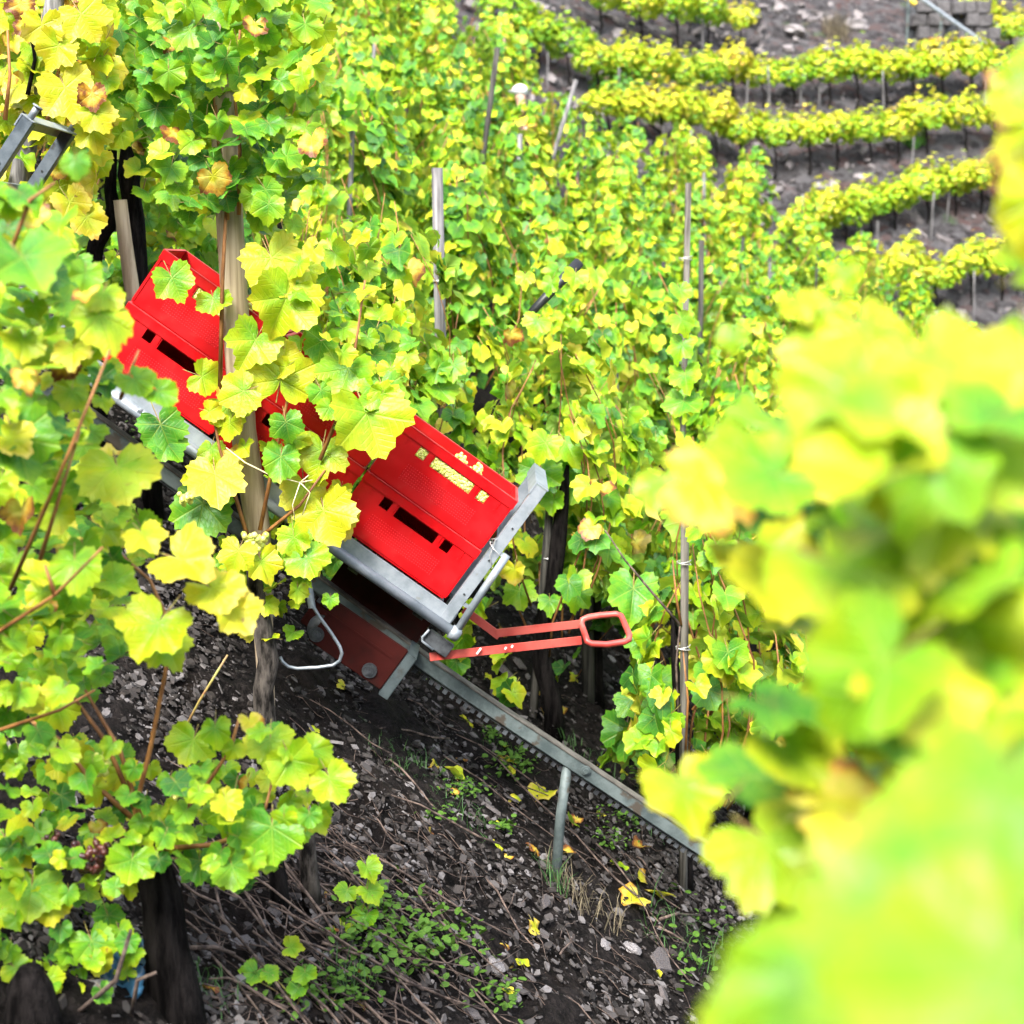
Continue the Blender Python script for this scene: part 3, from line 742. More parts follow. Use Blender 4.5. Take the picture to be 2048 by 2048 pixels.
# pale stake and its vine in front of the cart
f1 = gnd(545, 1478); YS = f1.y
m = MB(); m.tube([at(*p, YS + .06) for p in ((538, 1560), (534, 1400), (516, 1060), (486, 860), (469, 600), (452, 320), (428, -60))], [.03, .034, .052, .054, .055, .053, .05], 14, rough=.06, rng=rnd)
tag(m.build('vine_stake', M_freshwood, None, sm=True), 'pale new round wooden stake rising in front of the red crates', 'stake')
v1 = empty('grape_vine', f1, 'large yellow-leaved grape vine tied to the pale stake in front of the red crates', 'grape vine')
m = MB(); P = [at(x, y, YS) - f1 for x, y in ((548, 1500), (530, 1440), (528, 1380), (536, 1320), (522, 1240), (512, 1170), (500, 1100))]; P[0].z -= .1
m.tube(P, [.05, .046, .044, .046, .04, .034, .02], 12, rough=.28, rng=rnd); m.build('trunk', M_barkgrey, v1, sm=True)
for pts in (((440, 780), (445, 560), (452, 420), (430, 230), (420, 60)), ((520, 1060), (548, 920), (575, 800), (600, 700)), ((478, 430), (480, 300), (470, 200), (480, 60)), ((455, 440), (440, 300), (432, 210)), ((640, 920), (690, 800), (710, 700), (730, 560)), ((520, 1075), (600, 1010), (650, 940)), ((500, 1090), (470, 990), (440, 900), (420, 800))):
    px_cane(v1, [(x, y, YS - .06) for x, y in pts], .0085)
for x, y, wd, t, a in ((566, 728, 150, .68, 10), (560, 625, 160, .60, 200), (555, 545, 150, .68, 170), (432, 970, 125, .72, 175), (395, 965, 70, .66, 200), (610, 1000, 120, .72, 190), (655, 1045, 130, .74, 160), (688, 1050, 90, .76, 140), (745, 862, 185, .56, 170), (640, 920, 110, .58, 180), (690, 760, 120, .40, 190), (600, 880, 60, .55, 90), (352, 575, 100, .40, 150), (330, 870, 110, .18, 170),
                       (400, 1035, 150, .22, 200), (345, 900, 90, .2, 140), (465, 830, 100, .6, 150), (500, 700, 120, .5, 210), (430, 610, 70, .45, 160), (640, 700, 90, .3, 180), (470, 1120, 95, .70, 190), (530, 1140, 95, .70, 170), (470, 790, 90, .58, 250), (575, 860, 80, .22, 180), (620, 1130, 100, .42, 170), (590, 1090, 80, .55, 160), (560, 930, 90, .3, 200), (660, 1205, 40, .35, 185), (770, 800, 120, .35, 160), (420, 760, 80, .55, 120)):
    hand_leaf(v1, x, y, YS - .12 + rnd.uniform(-.1, .1), wd, t, a + rnd.uniform(-12, 12), rnd.uniform(-.3, .3), rnd.uniform(.0, .7))
screen_leaves(v1, [(285, -30), (450, -30), (450, 200), (470, 420), (420, 440), (330, 400), (300, 250)], 98, YS - .05, .22, (.10, .15), .28, r1)
screen_leaves(v1, [(450, -30), (645, -30), (645, 150), (630, 330), (560, 430), (500, 440), (490, 250)], 98, YS - .05, .22, (.10, .15), .40, r1)
screen_leaves(v1, [(500, 430), (700, 430), (780, 560), (830, 740), (800, 850), (690, 890), (600, 830), (540, 720), (520, 560)], 60, YS, .18, (.085, .13), .42, r1)
screen_leaves(v1, [(380, 760), (470, 760), (500, 900), (470, 1030), (400, 960)], 9, YS, .12, (.10, .14), .62, r1)
screen_leaves(v1, [(540, 880), (690, 900), (690, 1080), (640, 1100), (540, 1020)], 5, YS, .12, (.10, .13), .6, r1)
screen_leaves(v1, [(430, 1080), (640, 1090), (640, 1180), (585, 1290), (480, 1270), (430, 1180)], 28, YS, .12, (.08, .115), .48, r1)
def bunch(root, c, n, rad, L, mat, gr=.0085):
    m = MB(); og = Vector(root.location)
    for i in range(n):
        t = rnd.random(); rr = rad * (1 - .6 * t); a = rnd.uniform(0, 6.28)
        m.sphere(Vector(c) - og + Vector((rr * math.cos(a), rr * math.sin(a), -L * t)), gr * rnd.uniform(.85, 1.15), 8, 6)
    o = m.build('grape_bunch', mat, root, sm=True); tag(o, kind='stuff'); return o
bunch(v1, at(510, 1065, YS - .1), 34, .05, .07, M_grape, .013)
bunch(v1, at(372, 985, YS - .1), 18, .03, .05, M_grape, .012)
m = MB(); m.tube([at(*p, YS - .14) for p in ((452, 895), (490, 925), (540, 950), (600, 965))], [.004, .007, .007, .003], 6, flat=.4)
for pp in (((600, 965), (585, 1010), (590, 1040)), ((600, 965), (620, 985), (605, 1030)), ((600, 965), (625, 960)), ((600, 965), (618, 950))):
    m.tube([at(*p, YS - .15) for p in pp], .0022, 5)
o = m.build('raffia_tie', M_twine, None, sm=True); tag(o, 'straw coloured raffia tie knotted round the pale stake and its canes', 'tie')

# bottom left vine (V2)
f2 = gnd(352, 2030, 3.2); r2 = random.Random(102)
v2 = empty('grape_vine', f2, 'green grape vine with thick black trunk and dark grapes at the bottom left', 'grape vine')
m = MB(); P = [at(x, y, f2.y) - f2 for x, y in ((365, 2080), (352, 2000), (335, 1900), (322, 1800), (305, 1730), (280, 1650))]
m.tube(P, [.078, .07, .063, .058, .05, .035], 14, rough=.22, rng=rnd); m.build('trunk', M_bark, v2, sm=True)
for pts in (((305, 1740), (270, 1620), (300, 1500), (330, 1350), (345, 1260), (300, 1160), (230, 1100)), ((290, 1690), (400, 1590), (460, 1500), (480, 1430)), ((300, 1700), (420, 1690), (520, 1660), (545, 1560)), ((280, 1650), (180, 1560), (120, 1480), (60, 1440)), ((280, 1640), (210, 1480), (130, 1370)), ((285, 1650), (240, 1500), (170, 1380))):
    px_cane(v2, [(x, y, f2.y - .05) for x, y in pts], .0075)
for x, y, wd, t, a in ((380, 1500, 110, .52, 200), (430, 1470, 80, .45, 170), (540, 1500, 110, .5, 190), (590, 1540, 110, .5, 160), (670, 1575, 110, .55, 150), (640, 1510, 90, .5, 120), (460, 1630, 120, .38, 190), (545, 1680, 130, .3, 170), (400, 1740, 100, .14, 180), (470, 1750, 100, .36, 170), (260, 1740, 110, .42, 190), (155, 1540, 110, .74, 140), (250, 1560, 80, .72, 160), (100, 1820, 100, .66, 180), (60, 1800, 130, .42, 200), (150, 1950, 90, .48, 180), (30, 1700, 110, .72, 150), (350, 1680, 80, .5, 180), (190, 1900, 100, .35, 170), (620, 1640, 60, .25, 180), (120, 1430, 90, .62, 150)):
    hand_leaf(v2, x, y, f2.y - .1 + rnd.uniform(-.12, .12), wd, t, a + rnd.uniform(-12, 12), rnd.uniform(-.3, .3), rnd.uniform(0, .7))
KEEP.append([(285, 1800), (345, 1790), (390, 2040), (300, 2040)])
screen_leaves(v2, [(-20, 1420), (130, 1450), (330, 1560), (480, 1450), (560, 1450), (690, 1570), (690, 1630), (600, 1700), (500, 1780), (330, 1760), (230, 1800), (200, 1970), (120, 2020), (60, 1990), (-20, 2030)], 215, f2.y, .28, (.055, .088), .38, r2)
screen_leaves(v2, [(-20, 1880), (120, 1900), (240, 1830), (285, 1900), (250, 1960), (120, 2060), (-20, 2060)], 34, f2.y - .1, .15, (.06, .095), .4, r2)
bunch(v2, at(180, 1690, f2.y - .12), 80, .055, .08, M_grapedark, .0095); bunch(v2, at(92, 1665, f2.y - .1), 30, .035, .05, M_grapedark, .009)
bunch(v2, at(255, 1655, f2.y - .05), 26, .03, .07, M_grapedark, .008); bunch(v2, at(355, 1565, f2.y - .1), 22, .03, .04, M_grape, .008)
bunch(v2, at(205, 1510, f2.y - .05), 16, .022, .06, M_grape, .0085)
f2b = gnd(60, 2070, 3.0)
v2b = empty('vine_stump', f2b, 'thick dark vine stump in the bottom left corner below the green leaves', 'vine stump')
m = MB(); m.tube([at(x, y, f2b.y) - f2b for x, y in ((75, 2100), (66, 2030), (58, 1975), (62, 1935))], [.08, .075, .06, .03], 12, rough=.2, rng=rnd); m.build('trunk', M_bark, v2b, sm=True)
# second thin trunk right of it
for px_, py_, hh, lab in ((620, 1790, 200, 'short dark leaning vine trunk among dry prunings right of the bottom left vine'), (555, 1800, 150, 'short reddish brown stake stub among dry prunings under the lower left leaves')):
    f = gnd(px_, py_); q = empty('vine_stump', f, lab, 'vine stump')
    m = MB(); m.tube([at(px_ + dx, py_ + dy, f.y) - f for dx, dy in ((6, 30), (0, -40), (-8, -hh * .6), (-14, -hh))], [.036, .032, .028, .018], 10, rough=.25, rng=rnd); m.build('trunk', M_barkgrey if hh == 200 else M_bark, q, sm=True)

# left vine, closer and soft (V3)
f3 = gp(-1.5, 3.7); r3 = random.Random(103)
v3 = empty('grape_vine', f3, 'soft out of focus yellow-green grape vine filling the left edge', 'grape vine')
m = MB(); m.tube([(0, 0, -.2), (.04, 0, .3), (0, .03, .7), (-.03, 0, 1.0)], [.05, .045, .04, .03], 10, rough=.25, rng=rnd); m.build('trunk', M_bark, v3, sm=True)
Y3 = lambda x, y: 3.75 + .0008 * x + (.25 if y > 900 else 0)
for pts in (((-20, 1275, 3.5), (110, 1190, 3.5), (205, 1095, 3.4)), ((110, 1190, 3.5), (90, 1130, 3.5)), ((20, 1180, 3.6), (140, 900, 3.5), (220, 700, 3.5)), ((0, 560, 3.4), (60, 400, 3.4), (110, 365, 3.4)), ((80, 1120, 3.6), (160, 860, 3.6)), ((0, 1460, 3.9), (120, 1420, 3.9), (190, 1380, 3.9)), ((130, 720, 3.7), (195, 640, 3.7), (225, 590, 3.7)), ((240, 800, 3.8), (262, 740, 3.8), (278, 700, 3.8))):
    px_cane(v3, pts, .0055)
screen_leaves(v3, [(-40, 380), (90, 400), (150, 500), (230, 600), (265, 640), (225, 740), (235, 850), (280, 1000), (300, 1060), (250, 1180), (240, 1300), (200, 1400), (-40, 1480)], 282, Y3, .4, (.07, .112), .40, r3, sd=.19, up=.7)
for x, y, wd, t, a in ((60, 540, 190, .30, 170), (210, 650, 130, .58, 170), (240, 960, 170, .60, 170), (385, 1130, 150, .74, 130), (440, 1190, 130, .76, 150), (480, 1240, 110, .80, 160), (300, 1270, 150, .58, 200), (340, 1300, 110, .52, 160), (150, 330, 70, .3, 180), (60, 700, 150, .5, 180), (40, 900, 160, .3, 170), (150, 1140, 120, .45, 180), (295, 1080, 100, .74, 160), (200, 600, 90, .56, 200), (280, 770, 90, .35, 150), (330, 790, 80, .34, 130)):
    hand_leaf(v3, x, y, (3.0 if y < 600 else 3.55) + (.2 if x > 230 else 0) + rnd.uniform(-.1, .1), wd, t, a, rnd.uniform(-.3, .3), rnd.uniform(.6, 1.4))

# right foreground vine (V4)
f4 = gp(.62, 1.75); r4 = random.Random(104)
v4 = empty('grape_vine', f4, 'blurred bright yellow-green grape vine right in front of the lens at right', 'grape vine')
m = MB(); m.tube([(0, 0, -.2), (.03, 0, .3), (0, .03, .7), (-.03, 0, 1.0)], [.05, .045, .04, .03], 10, rough=.25, rng=rnd); m.build('trunk', M_bark, v4, sm=True)
MASS = [(1420, 950), (1480, 880), (1560, 810), (1620, 750), (1620, 640), (1700, 620), (1780, 650), (1860, 690), (1940, 730), (2080, 720), (2080, 2080), (1600, 2080), (1560, 1960), (1560, 1790), (1530, 1700), (1470, 1650), (1450, 1580), (1500, 1500), (1560, 1420), (1600, 1340), (1570, 1220), (1520, 1120), (1470, 1040)]
screen_leaves(v4, MASS, 62, lambda x, y: 1.85 - .0003 * (x - 1400), .15, (.12, .16), .45, r4, sd=.15, keep=False, up=1.1, jit=.35)
screen_leaves(v4, [(1640, 820), (1800, 740), (2080, 740), (2080, 1500), (1740, 1500), (1680, 1350), (1620, 1000)], 27, 1.3, .12, (.11, .15), .47, r4, sd=.14, keep=False, up=1.5, jit=.35)
screen_leaves(v4, [(1680, 2080), (1740, 1840), (1840, 1680), (2080, 1560), (2080, 2080)], 14, .95, .08, (.11, .14), .48, r4, keep=False, up=1.1, jit=.35)
screen_leaves(v4, [(2045, 130), (2110, 120), (2110, 560), (2035, 500)], 5, 1.6, .1, (.08, .10), .6, r4, keep=False, up=.7)
for x, y, wd, t, a, Y in ((2012, 335, 70, .97, 170, 1.6), (2004, 375, 60, .98, 200, 1.6), (1376, 1605, 200, .62, 165, 2.0), (1310, 985, 110, .46, 180, 2.0), (1465, 680, 75, .4, 180, 2.1), (1470, 930, 190, .47, 200, 2.0), (1610, 920, 190, .60, 170, 1.9), (1560, 1060, 180, .16, 190, 2.0), (1530, 1570, 190, .14, 160, 2.0), (1760, 690, 210, .60, 160, 1.8), (1900, 830, 310, .46, 180, 1.6), (1650, 640, 110, .66, 200, 1.9), (2025, 190, 110, .58, 180, 1.7), (2040, 440, 110, .7, 170, 1.7), (1430, 1020, 150, .5, 160, 2.0), (1600, 620, 100, .66, 170, 1.9), (1690, 560, 80, .62, 170, 1.9),
                          (1820, 1950, 800, .34, 215, .62), (1980, 2090, 740, .46, 190, .58), (2020, 1640, 500, .40, 170, .7), (1640, 2110, 420, .3, 215, .7), (1550, 2000, 330, .38, 215, .8), (1500, 2080, 260, .42, 200, .85)):
    hand_leaf(v4, x, y, Y, wd, t, a, rnd.uniform(-.3, .3), rnd.uniform(.4, 1.1))
for pts in (((1980, 140, 1.8), (2010, 300, 1.8), (2030, 420, 1.8), (2040, 560, 1.8)), ((1700, 830, 1.9), (1760, 950, 1.9), (1800, 1010, 1.9)), ((1620, 780, 2.0), (1600, 700, 2.0), (1590, 660, 2.0)), ((2060, 1900, 1.2), (1960, 1400, 1.5), (1800, 1010, 1.9)), ((2100, 1500, 1.3), (2120, 1700, .95), (2080, 1800, .72), (1960, 1850, .63))):
    px_cane(v4, pts, .006)

# yellow vine with its grey stake at the upper left (V5)
f5 = gnd(30, 700, 6.7); f5 = gp(at(60, 400, 7.0).x - .08, 7.0); r5 = random.Random(105)
stake_between(at(14, 480, 7.0), at(118, -40, 6.95), .045, M_stake, 'leaning grey weathered stake at the top left among yellow leaves')
v5 = empty('grape_vine', f5, 'yellow grape vine with brown leaves behind the steel end frame at top left', 'grape vine')
t_ = link('trunk', TRUNKS[0], v5)
screen_leaves(v5, [(-30, -30), (215, -30), (225, 120), (230, 250), (180, 400), (90, 450), (-30, 430)], 150, 7.1, .25, (.11, .165), .66, r5, meshes=LEAF_MID)
for x, y, wd, t, a, dY in ((175, 50, 110, .74, 150, -.25), (40, 20, 60, .97, 190, -.3), (55, 60, 50, .98, 160, -.3), (185, 200, 60, .985, 175, -.3), (85, 70, 90, .8, 180, -.3), (140, 200, 120, .8, 160, -.3), (110, 110, 90, .72, 200, -.3), (190, 280, 90, .68, 170, -.25), (150, 420, 90, .83, 150, -.3), (180, 450, 80, .8, 160, -.3), (200, 240, 80, .72, 150, -.3)):
    hand_leaf(v5, x, y, 7.0 + dY, wd, t, a, 0, .3)
for pts in (((55, 190), (70, 120), (60, 40), (65, -20)), ((95, 240), (120, 130), (150, 10)), ((10, 240), (20, 150), (15, 60))):
    px_cane(v5, [(x, y, 6.85) for x, y in pts], .009, M_bark if pts[0][0] == 55 else None)

# dark bare trunks behind the cart's uphill end
f6 = gnd(195, 640, 6.8)
for pp, rads, lab in ((((185, 650), (182, 560), (190, 490), (215, 450), (228, 420), (222, 380), (225, 300)), [.05, .045, .042, .045, .036, .03, .02], 'grape vine with a curved black trunk left of the red crates'),
                      (((290, 660), (282, 580), (275, 510), (268, 440), (262, 390), (258, 350), (250, 280)), [.045, .042, .045, .05, .045, .06, .02], 'grape vine with a straight black knotted trunk beside the light stake')):
    f = at(*pp[0], 7.6); f = gp(f.x, 7.6); q = empty('grape_vine', f, lab, 'grape vine'); rr = random.Random(pp[0][0])
    m = MB(); m.tube([f - f + Vector((0, 0, -.1))] + [at(x, y, 7.6) - f for x, y in pp], [.055] + rads, 10, rough=.3, rng=rr); m.build('trunk', M_bark, q, sm=True)
    dx = 0 if pp[0][0] == 185 else 90
    screen_leaves(q, [(100 + dx, -20), (230 + dx, -20), (330 + dx * .6, 200), (320 + dx * .5, 420), (240 + dx, 330), (120 + dx, 340)], 85, 7.75, .3, (.11, .16), .32 if dx else .4, rr, meshes=LEAF_MID)
    screen_leaves(q, [(110, 360), (180, 340), (220, 560), (150, 600), (100, 470)] if not dx else [(290, 420), (420, 400), (430, 510), (320, 500), (300, 560)], 24, 7.8, .25, (.09, .13), .4, rr, meshes=LEAF_MID)
stake_between(at(270, 640, 7.5), at(240, 400, 7.5), .035, M_freshwood, 'short light wooden stake beside the black trunk left of the red crates')

# vines behind the draw handle
def special(px, py, stake_px, n, tm, lab, slab, smat, seed, H=2.0, wid=1.05, trad=.05, tpts=None, srad=.04, sdy=-.06):
    f = gnd(px, py); r = random.Random(seed); q = empty('grape_vine', f, lab, 'grape vine')
    m = MB(); P = [at(x, y, f.y) - f for x, y in tpts]; P[0].z -= .1
    m.tube(P, [trad * (1.2 - .5 * i / (len(P) - 1) - (.5 if i == len(P) - 1 else .1 if i == len(P) - 2 else 0)) for i in range(len(P))], 12, rough=.3, rng=r); m.build('trunk', M_bark, q, sm=True)
    items, sh = vine_items(r, H, n, wid, tm, (.11, .18))
    for p, nrm, tip, s_, qq in items:
        pp = project(p + f)
        if any(in_poly(pp[0], pp[1], K) for K in KEEP2) : continue
        put_leaf(q, Vector((0, 0, 0)), p, nrm, tip, s_, qq, r)
    for pts in sh[:8]: cane_obj(pts, q, .006)
    if stake_px: stake_between(at(*stake_px[0], f.y + sdy), at(*stake_px[1], f.y + sdy), srad, smat, slab)
    return q
KEEP2 = [[(960, 1180), (1270, 1180), (1275, 1300), (1040, 1320)], [(1090, 1050), (1125, 1050), (1125, 1470), (1050, 1470)], [(1140, 1290), (1230, 1300), (1230, 1470), (1130, 1470)], [(1080, 1480), (1330, 1580), (1340, 1800), (1080, 1700)], [(1350, 1050), (1385, 1050), (1385, 1500), (1350, 1500)]]
v7 = special(1108, 1450, ((1060, 1480), (1100, 1010)), 270, .40, 'green grape vine with thick dark crooked trunk directly behind the red draw handle', 'dark weathered stake beside the crooked trunk behind the red draw handle', M_stakedark, 201, H=2.25, trad=.052, srad=.024, sdy=.05,
             tpts=((1110, 1470), (1105, 1400), (1085, 1330), (1082, 1260), (1105, 1180), (1118, 1080), (1125, 1000), (1135, 930)))
v8 = special(1188, 1395, ((1176, 1410), (1172, 1100)), 200, .32, 'grape vine whose straight dark trunk shows through the handle grip', 'dark stake seen through the loop of the handle grip', M_stakedark, 202, H=1.9,
             tpts=((1192, 1410), (1190, 1330), (1188, 1240), (1192, 1150), (1190, 1060)))
v9 = special(1372, 1772, ((1366, 1775), (1370, 980)), 210, .40, 'sparse green grape vine on a thin grey stake right of the handle', 'long thin grey stake wired to brown canes right of the handle', M_stakebrown, 203, H=1.95, trad=.026, srad=.021,
             tpts=((1378, 1790), (1372, 1660), (1362, 1520), (1356, 1400), (1348, 1300), (1345, 1230)))
for pts in (((1420, 1430), (1450, 1380), (1452, 1320)), ((1385, 1420), (1440, 1350), (1460, 1300)), ((1360, 1250), (1300, 1180), (1250, 1120), (1210, 1060)), ((1362, 1250), (1352, 1190), (1345, 1120)), ((1360, 1480), (1352, 1330), (1360, 1250)), ((1370, 1520), (1376, 1400), (1366, 1300))):
    px_cane(v9, [(x, y, f9) for x, y in pts] if False else [(x, y, v9.location.y - .08) for x, y in pts], .007, M_cane if pts[0][0] != 1360 else M_twig)
rr = random.Random(9)
for x, y, wd, t, a in ((1080, 960, 90, .3, 180), (1120, 930, 80, .2, 170), (1150, 985, 80, .28, 190), (1105, 1010, 60, .34, 180), (1140, 900, 90, .42, 160), (1085, 900, 80, .5, 200), (1265, 1200, 130, .26, 190), (1325, 1380, 110, .3, 170), (1270, 1410, 80, .24, 160), (1300, 1450, 90, .2, 190), (1250, 1480, 110, .14, 180), (1330, 1560, 90, .25, 200), (1405, 1320, 90, .84, 150), (1400, 1350, 70, .72, 170), (1330, 1440, 80, .2, 130), (1100, 1210, 60, .3, 180), (1150, 1200, 70, .3, 190), (1040, 1195, 70, .4, 170)):
    hand_leaf(v9 if x > 1200 else v7, x, y, (v9.location.y + .35 if x > 1200 else v7.location.y - .1) + rr.uniform(-.2, .2), wd, t, a, rr.uniform(-.3, .3), rr.uniform(.2, 1))
# tall grey stake in the middle, one more to its right
fS = gp(at(888, 760, 8.9).x, 8.9)
stake_between(fS, at(874, 336, 8.9), .034, M_stake, 'tall bare grey stake standing clear above the leaves behind the crates')
near_vine(fS + Vector((.12, .15, 0)), 1.75, 230, 'grape vine behind the tall bare grey stake in the middle', .42, seed=301, wid=.9)
stake_between(gp(at(1362, 850, 10.7).x, 10.7), at(1377, 366, 10.7), .022, M_stakebrown, 'grey stake leaning right, standing above the leaves left of the dark stake')
stake_between(gp(at(1404, 650, 14.2).x, 14.2), at(1403, 480, 14.2), .026, M_stakedark, 'thin dark stake top among the leaves at centre right')
p0, p1 = at(1075, 612, 8.2), at(1158, 525, 8.3)
m = MB(); m.tube([p0 - (p1 - p0) * .3, p0, (p0 + p1) / 2, p1], [.028, .03, .034, .038], 12, flat=.8); o = m.build('rubber_strap', M_black, None, sm=True); tag(o, 'black leaning plastic pipe poking out of the leaves in the middle', 'pipe'); o.name = 'plastic_pipe'

# ------------------------------------------------------------------ the dense planting on the slope
def zone(px, Y):
    col = ('left of the pale stake' if px < 450 else 'between the pale stake and the tall grey stake' if px < 870 else 'right of the tall grey stake' if px < 1130
           else 'above the draw handle' if px < 1370 else 'above the blurred leaves')
    return col, ('nearest rows' if Y < 12.5 else 'middle rows' if Y < 17 else 'upper rows' if Y < 23 else 'topmost rows')
def vine_label(px, Y):
    s_, d = zone(px, Y)
    return 'yellow-green grape vine in the %s, %s' % (d, s_), 'vines in the %s, %s' % (d, s_)
gr = random.Random(55)
MIDF = []
for k in range(9):
    items, sh = vine_items(random.Random(400 + k), gr.uniform(1.95, 2.35), 520, gr.uniform(1.05, 1.3), 0, (.095, .16), .17)
    me = joined_leaves('foliage', [(p, n_, tp, s_, max(-.5, min(.5, random.Random(i).gauss(-.02, .20)))) for i, (p, n_, tp, s_, q) in enumerate(items)], TPL_LOW, M_leaf)
    m = MB()
    for pts in sh[:6]: m.tube(pts, .006, 4)
    MIDF.append((me, m.mesh('cane', M_cane, True)))
def joined_vine(foot, k, label, group, tm, sc=1.0):
    root = empty('grape_vine', foot, label, 'grape vine', group, (0, 0, gr.uniform(0, 6.28))); root.scale = (sc,) * 3
    link('trunk', gr.choice(TRUNKS), root); me, cm = MIDF[k % len(MIDF)]
    f = tag(link('foliage', me, root), kind='stuff'); f.color = (tm, 0, 0, 1); tag(link('cane', cm, root), kind='stuff'); return root
spots = [(640, 7.95, 0), (410, 8.1, 0), (1530, 8.0, 0), (780, 8.4, 0)]
cand = [(at(px, 800, Y).x, Y) for px, Y, _ in spots]
row = 0; Yr = 9.15
while Yr < 30:
    X = -.42 * Yr + gr.uniform(0, 1); 
    while X < .42 * Yr:
        cand.append((X + gr.uniform(-.18, .18), Yr + gr.uniform(-.22, .22))); X += .98 + .006 * Yr
    Yr += 1.12 + .012 * Yr * .5; row += 1
nn = [0, 0]
for X, Y in cand:
    f = gp(X, Y); px, py = project(f); tx, ty = project(f + Vector((0, 0, 1.95)))
    if px < -130 or px > 2180 or py < 20 or ty > 2048: continue
    if px > 1015 and ty < np.interp(px, (1015, 1060, 1250, 1400, 1550, 1600, 1760, 2048), (130, 190, 265, 262, 312, 420, 500, 690)) - 8: continue
    if 868 < px < 1015 and Y < 12.4 : continue
    if abs(px - 880) < 40 and Y < 10: continue
    if abs(px - 1058) < 36 and ty < 262 and Y < 24.2: continue
    if 960 < px < 1020 and ty < 20 and Y > 20: continue
    lab, grp = vine_label(px, Y); tm = .325 + .10 * math.sin(X * 1.7 + Y) + gr.gauss(0, .05) + .006 * max(0, Y - 12)
    if Y < 12.4:
        near_vine(f, gr.uniform(1.9, 2.3), 298, lab, tm, grp, seed=int(X * 1000) + int(Y * 77), size=(.10, .165), wid=1.15); nn[0] += 1
    else:
        joined_vine(f, gr.randrange(99), lab, grp, tm, gr.uniform(.92, 1.08)); nn[1] += 1
    s_, d = zone(px, Y)
    if abs(px - 880) > 60 and gr.random() < (.1 if Y < 12.4 else .35):
        stake_at(f + Vector((gr.uniform(-.08, .08), gr.uniform(-.12, .0), 0)), gr.choice(STAKES), 'grey vine stake, %s, %s' % (d, s_), 'stakes in the %s, %s' % (d, s_), (gr.gauss(0, .05), gr.gauss(.03, .07)), gr.uniform(0, 6))
print('near, mid vines', nn)
for (x0, y0), (x1, y1), Y, lab in (((975, 250), (995, 95), 16, 'dark grey stake leaning right above the leaves left of the white cap'), ((1122, 262), (1152, 160), 21, 'grey stake leaning right above the leaves right of the white cap'), ((1039, 350), (1040, 268), 18, 'upright grey stake top below the white capped person'), ((818, 420), (810, 190), 19, 'upright dark stake among the leaves at upper middle left')):
    a, b = at(x0, y0, Y), at(x1, y1, Y); d = (b - a).normalized(); base = Vector(a)
    while base.z > hgt(base.x, base.y): base -= d * .1
    stake_between(base, b, .03, M_stakedark if 'dark' in lab else M_stake, lab)

# ------------------------------------------------------------------ terraced rows on the far slope
FARF = []
for k in range(6):
    r = random.Random(700 + k); items = []
    for i in range(360):
        a, b = r.uniform(0, 6.28), math.acos(r.uniform(-1, 1)); q = r.uniform(.55, 1) ** .5
        p = Vector((.72 * q * math.sin(b) * math.cos(a), .40 * q * math.sin(b) * math.sin(a), 1.20 + .42 * q * math.cos(b) + .11 * math.sin(a * 2 + k)))
        if r.random() < .07: p.z += r.uniform(.1, .4); p.x *= .4
        o = Vector((p.x, p.y * 2, p.z - 1.0)).normalized()
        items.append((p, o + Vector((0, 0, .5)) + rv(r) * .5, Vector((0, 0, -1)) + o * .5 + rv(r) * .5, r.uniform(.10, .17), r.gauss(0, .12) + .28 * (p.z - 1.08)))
    FARF.append(joined_leaves('foliage', items, TPL_FAR, M_leaf))
FTR = [trunk_mesh(vr, .85, .028, .05, 6) for _ in range(4)]; FST = [stake_mesh(vr, h_, .024, M_stake, 6) for h_ in (1.2, 1.45, .9)]
FROWS = [('topmost row at the upper right', [(1200, 62), (1260, 75), (1340, 98), (1440, 105)], 1.2),
         ('corner clump at the far upper right', [(1950, 112), (2000, 120), (2080, 130)], 1.0),
         ('upper long curved row', [(1015, 118), (1060, 132), (1120, 165), (1180, 195), (1240, 215), (1350, 225), (1480, 216), (1600, 214), (1750, 212), (1900, 208), (2060, 204)], .80),
         ('second long curved row', [(1215, 285), (1290, 300), (1380, 318), (1480, 340), (1590, 350), (1700, 330), (1850, 318), (2060, 312)], .80),
         ('third row rising to the right', [(1600, 545), (1660, 515), (1720, 490), (1797, 465), (1946, 425), (2060, 398)], .76),
         ('lowest row behind the blurred leaves', [(1700, 650), (1780, 640), (1900, 622), (2060, 590)], .85)]
for name, line, sp_ in FROWS:
    W = []
    for (x0, y0), (x1, y1) in zip(line, line[1:]):
        for k in range(8): W.append(gnd(x0 + (x1 - x0) * k / 8, y0 + (y1 - y0) * k / 8, 20))
    acc = 0; last = W[0]
    for i, p in enumerate(W[:-1]):
        acc += (p - last).length; last = p
        if i and acc < sp_: continue
        acc = 0; d = W[i + 1] - p
        root = empty('grape_vine', gp(p.x, p.y), 'yellow vine on bare trunk, %s of far slope' % name, 'grape vine', 'far vines, ' + name, (0, 0, math.atan2(d.y, d.x) + gr.uniform(-.2, .2)))
        root.scale = (gr.uniform(.9, 1.25), gr.uniform(.85, 1.25), gr.uniform(.76, 1.1))
        link('trunk', gr.choice(FTR), root); f = tag(link('foliage', gr.choice(FARF), root), kind='stuff'); f.color = (.53 + gr.gauss(0, .07), 0, 0, 1)
        if gr.random() < .6: stake_at(gp(p.x + gr.uniform(-.4, .4), p.y - gr.uniform(.05, .6)), gr.choice(FST), 'small pale stake, %s of far slope' % name, 'far stakes, ' + name, (gr.gauss(0, .04), gr.gauss(0, .04)))
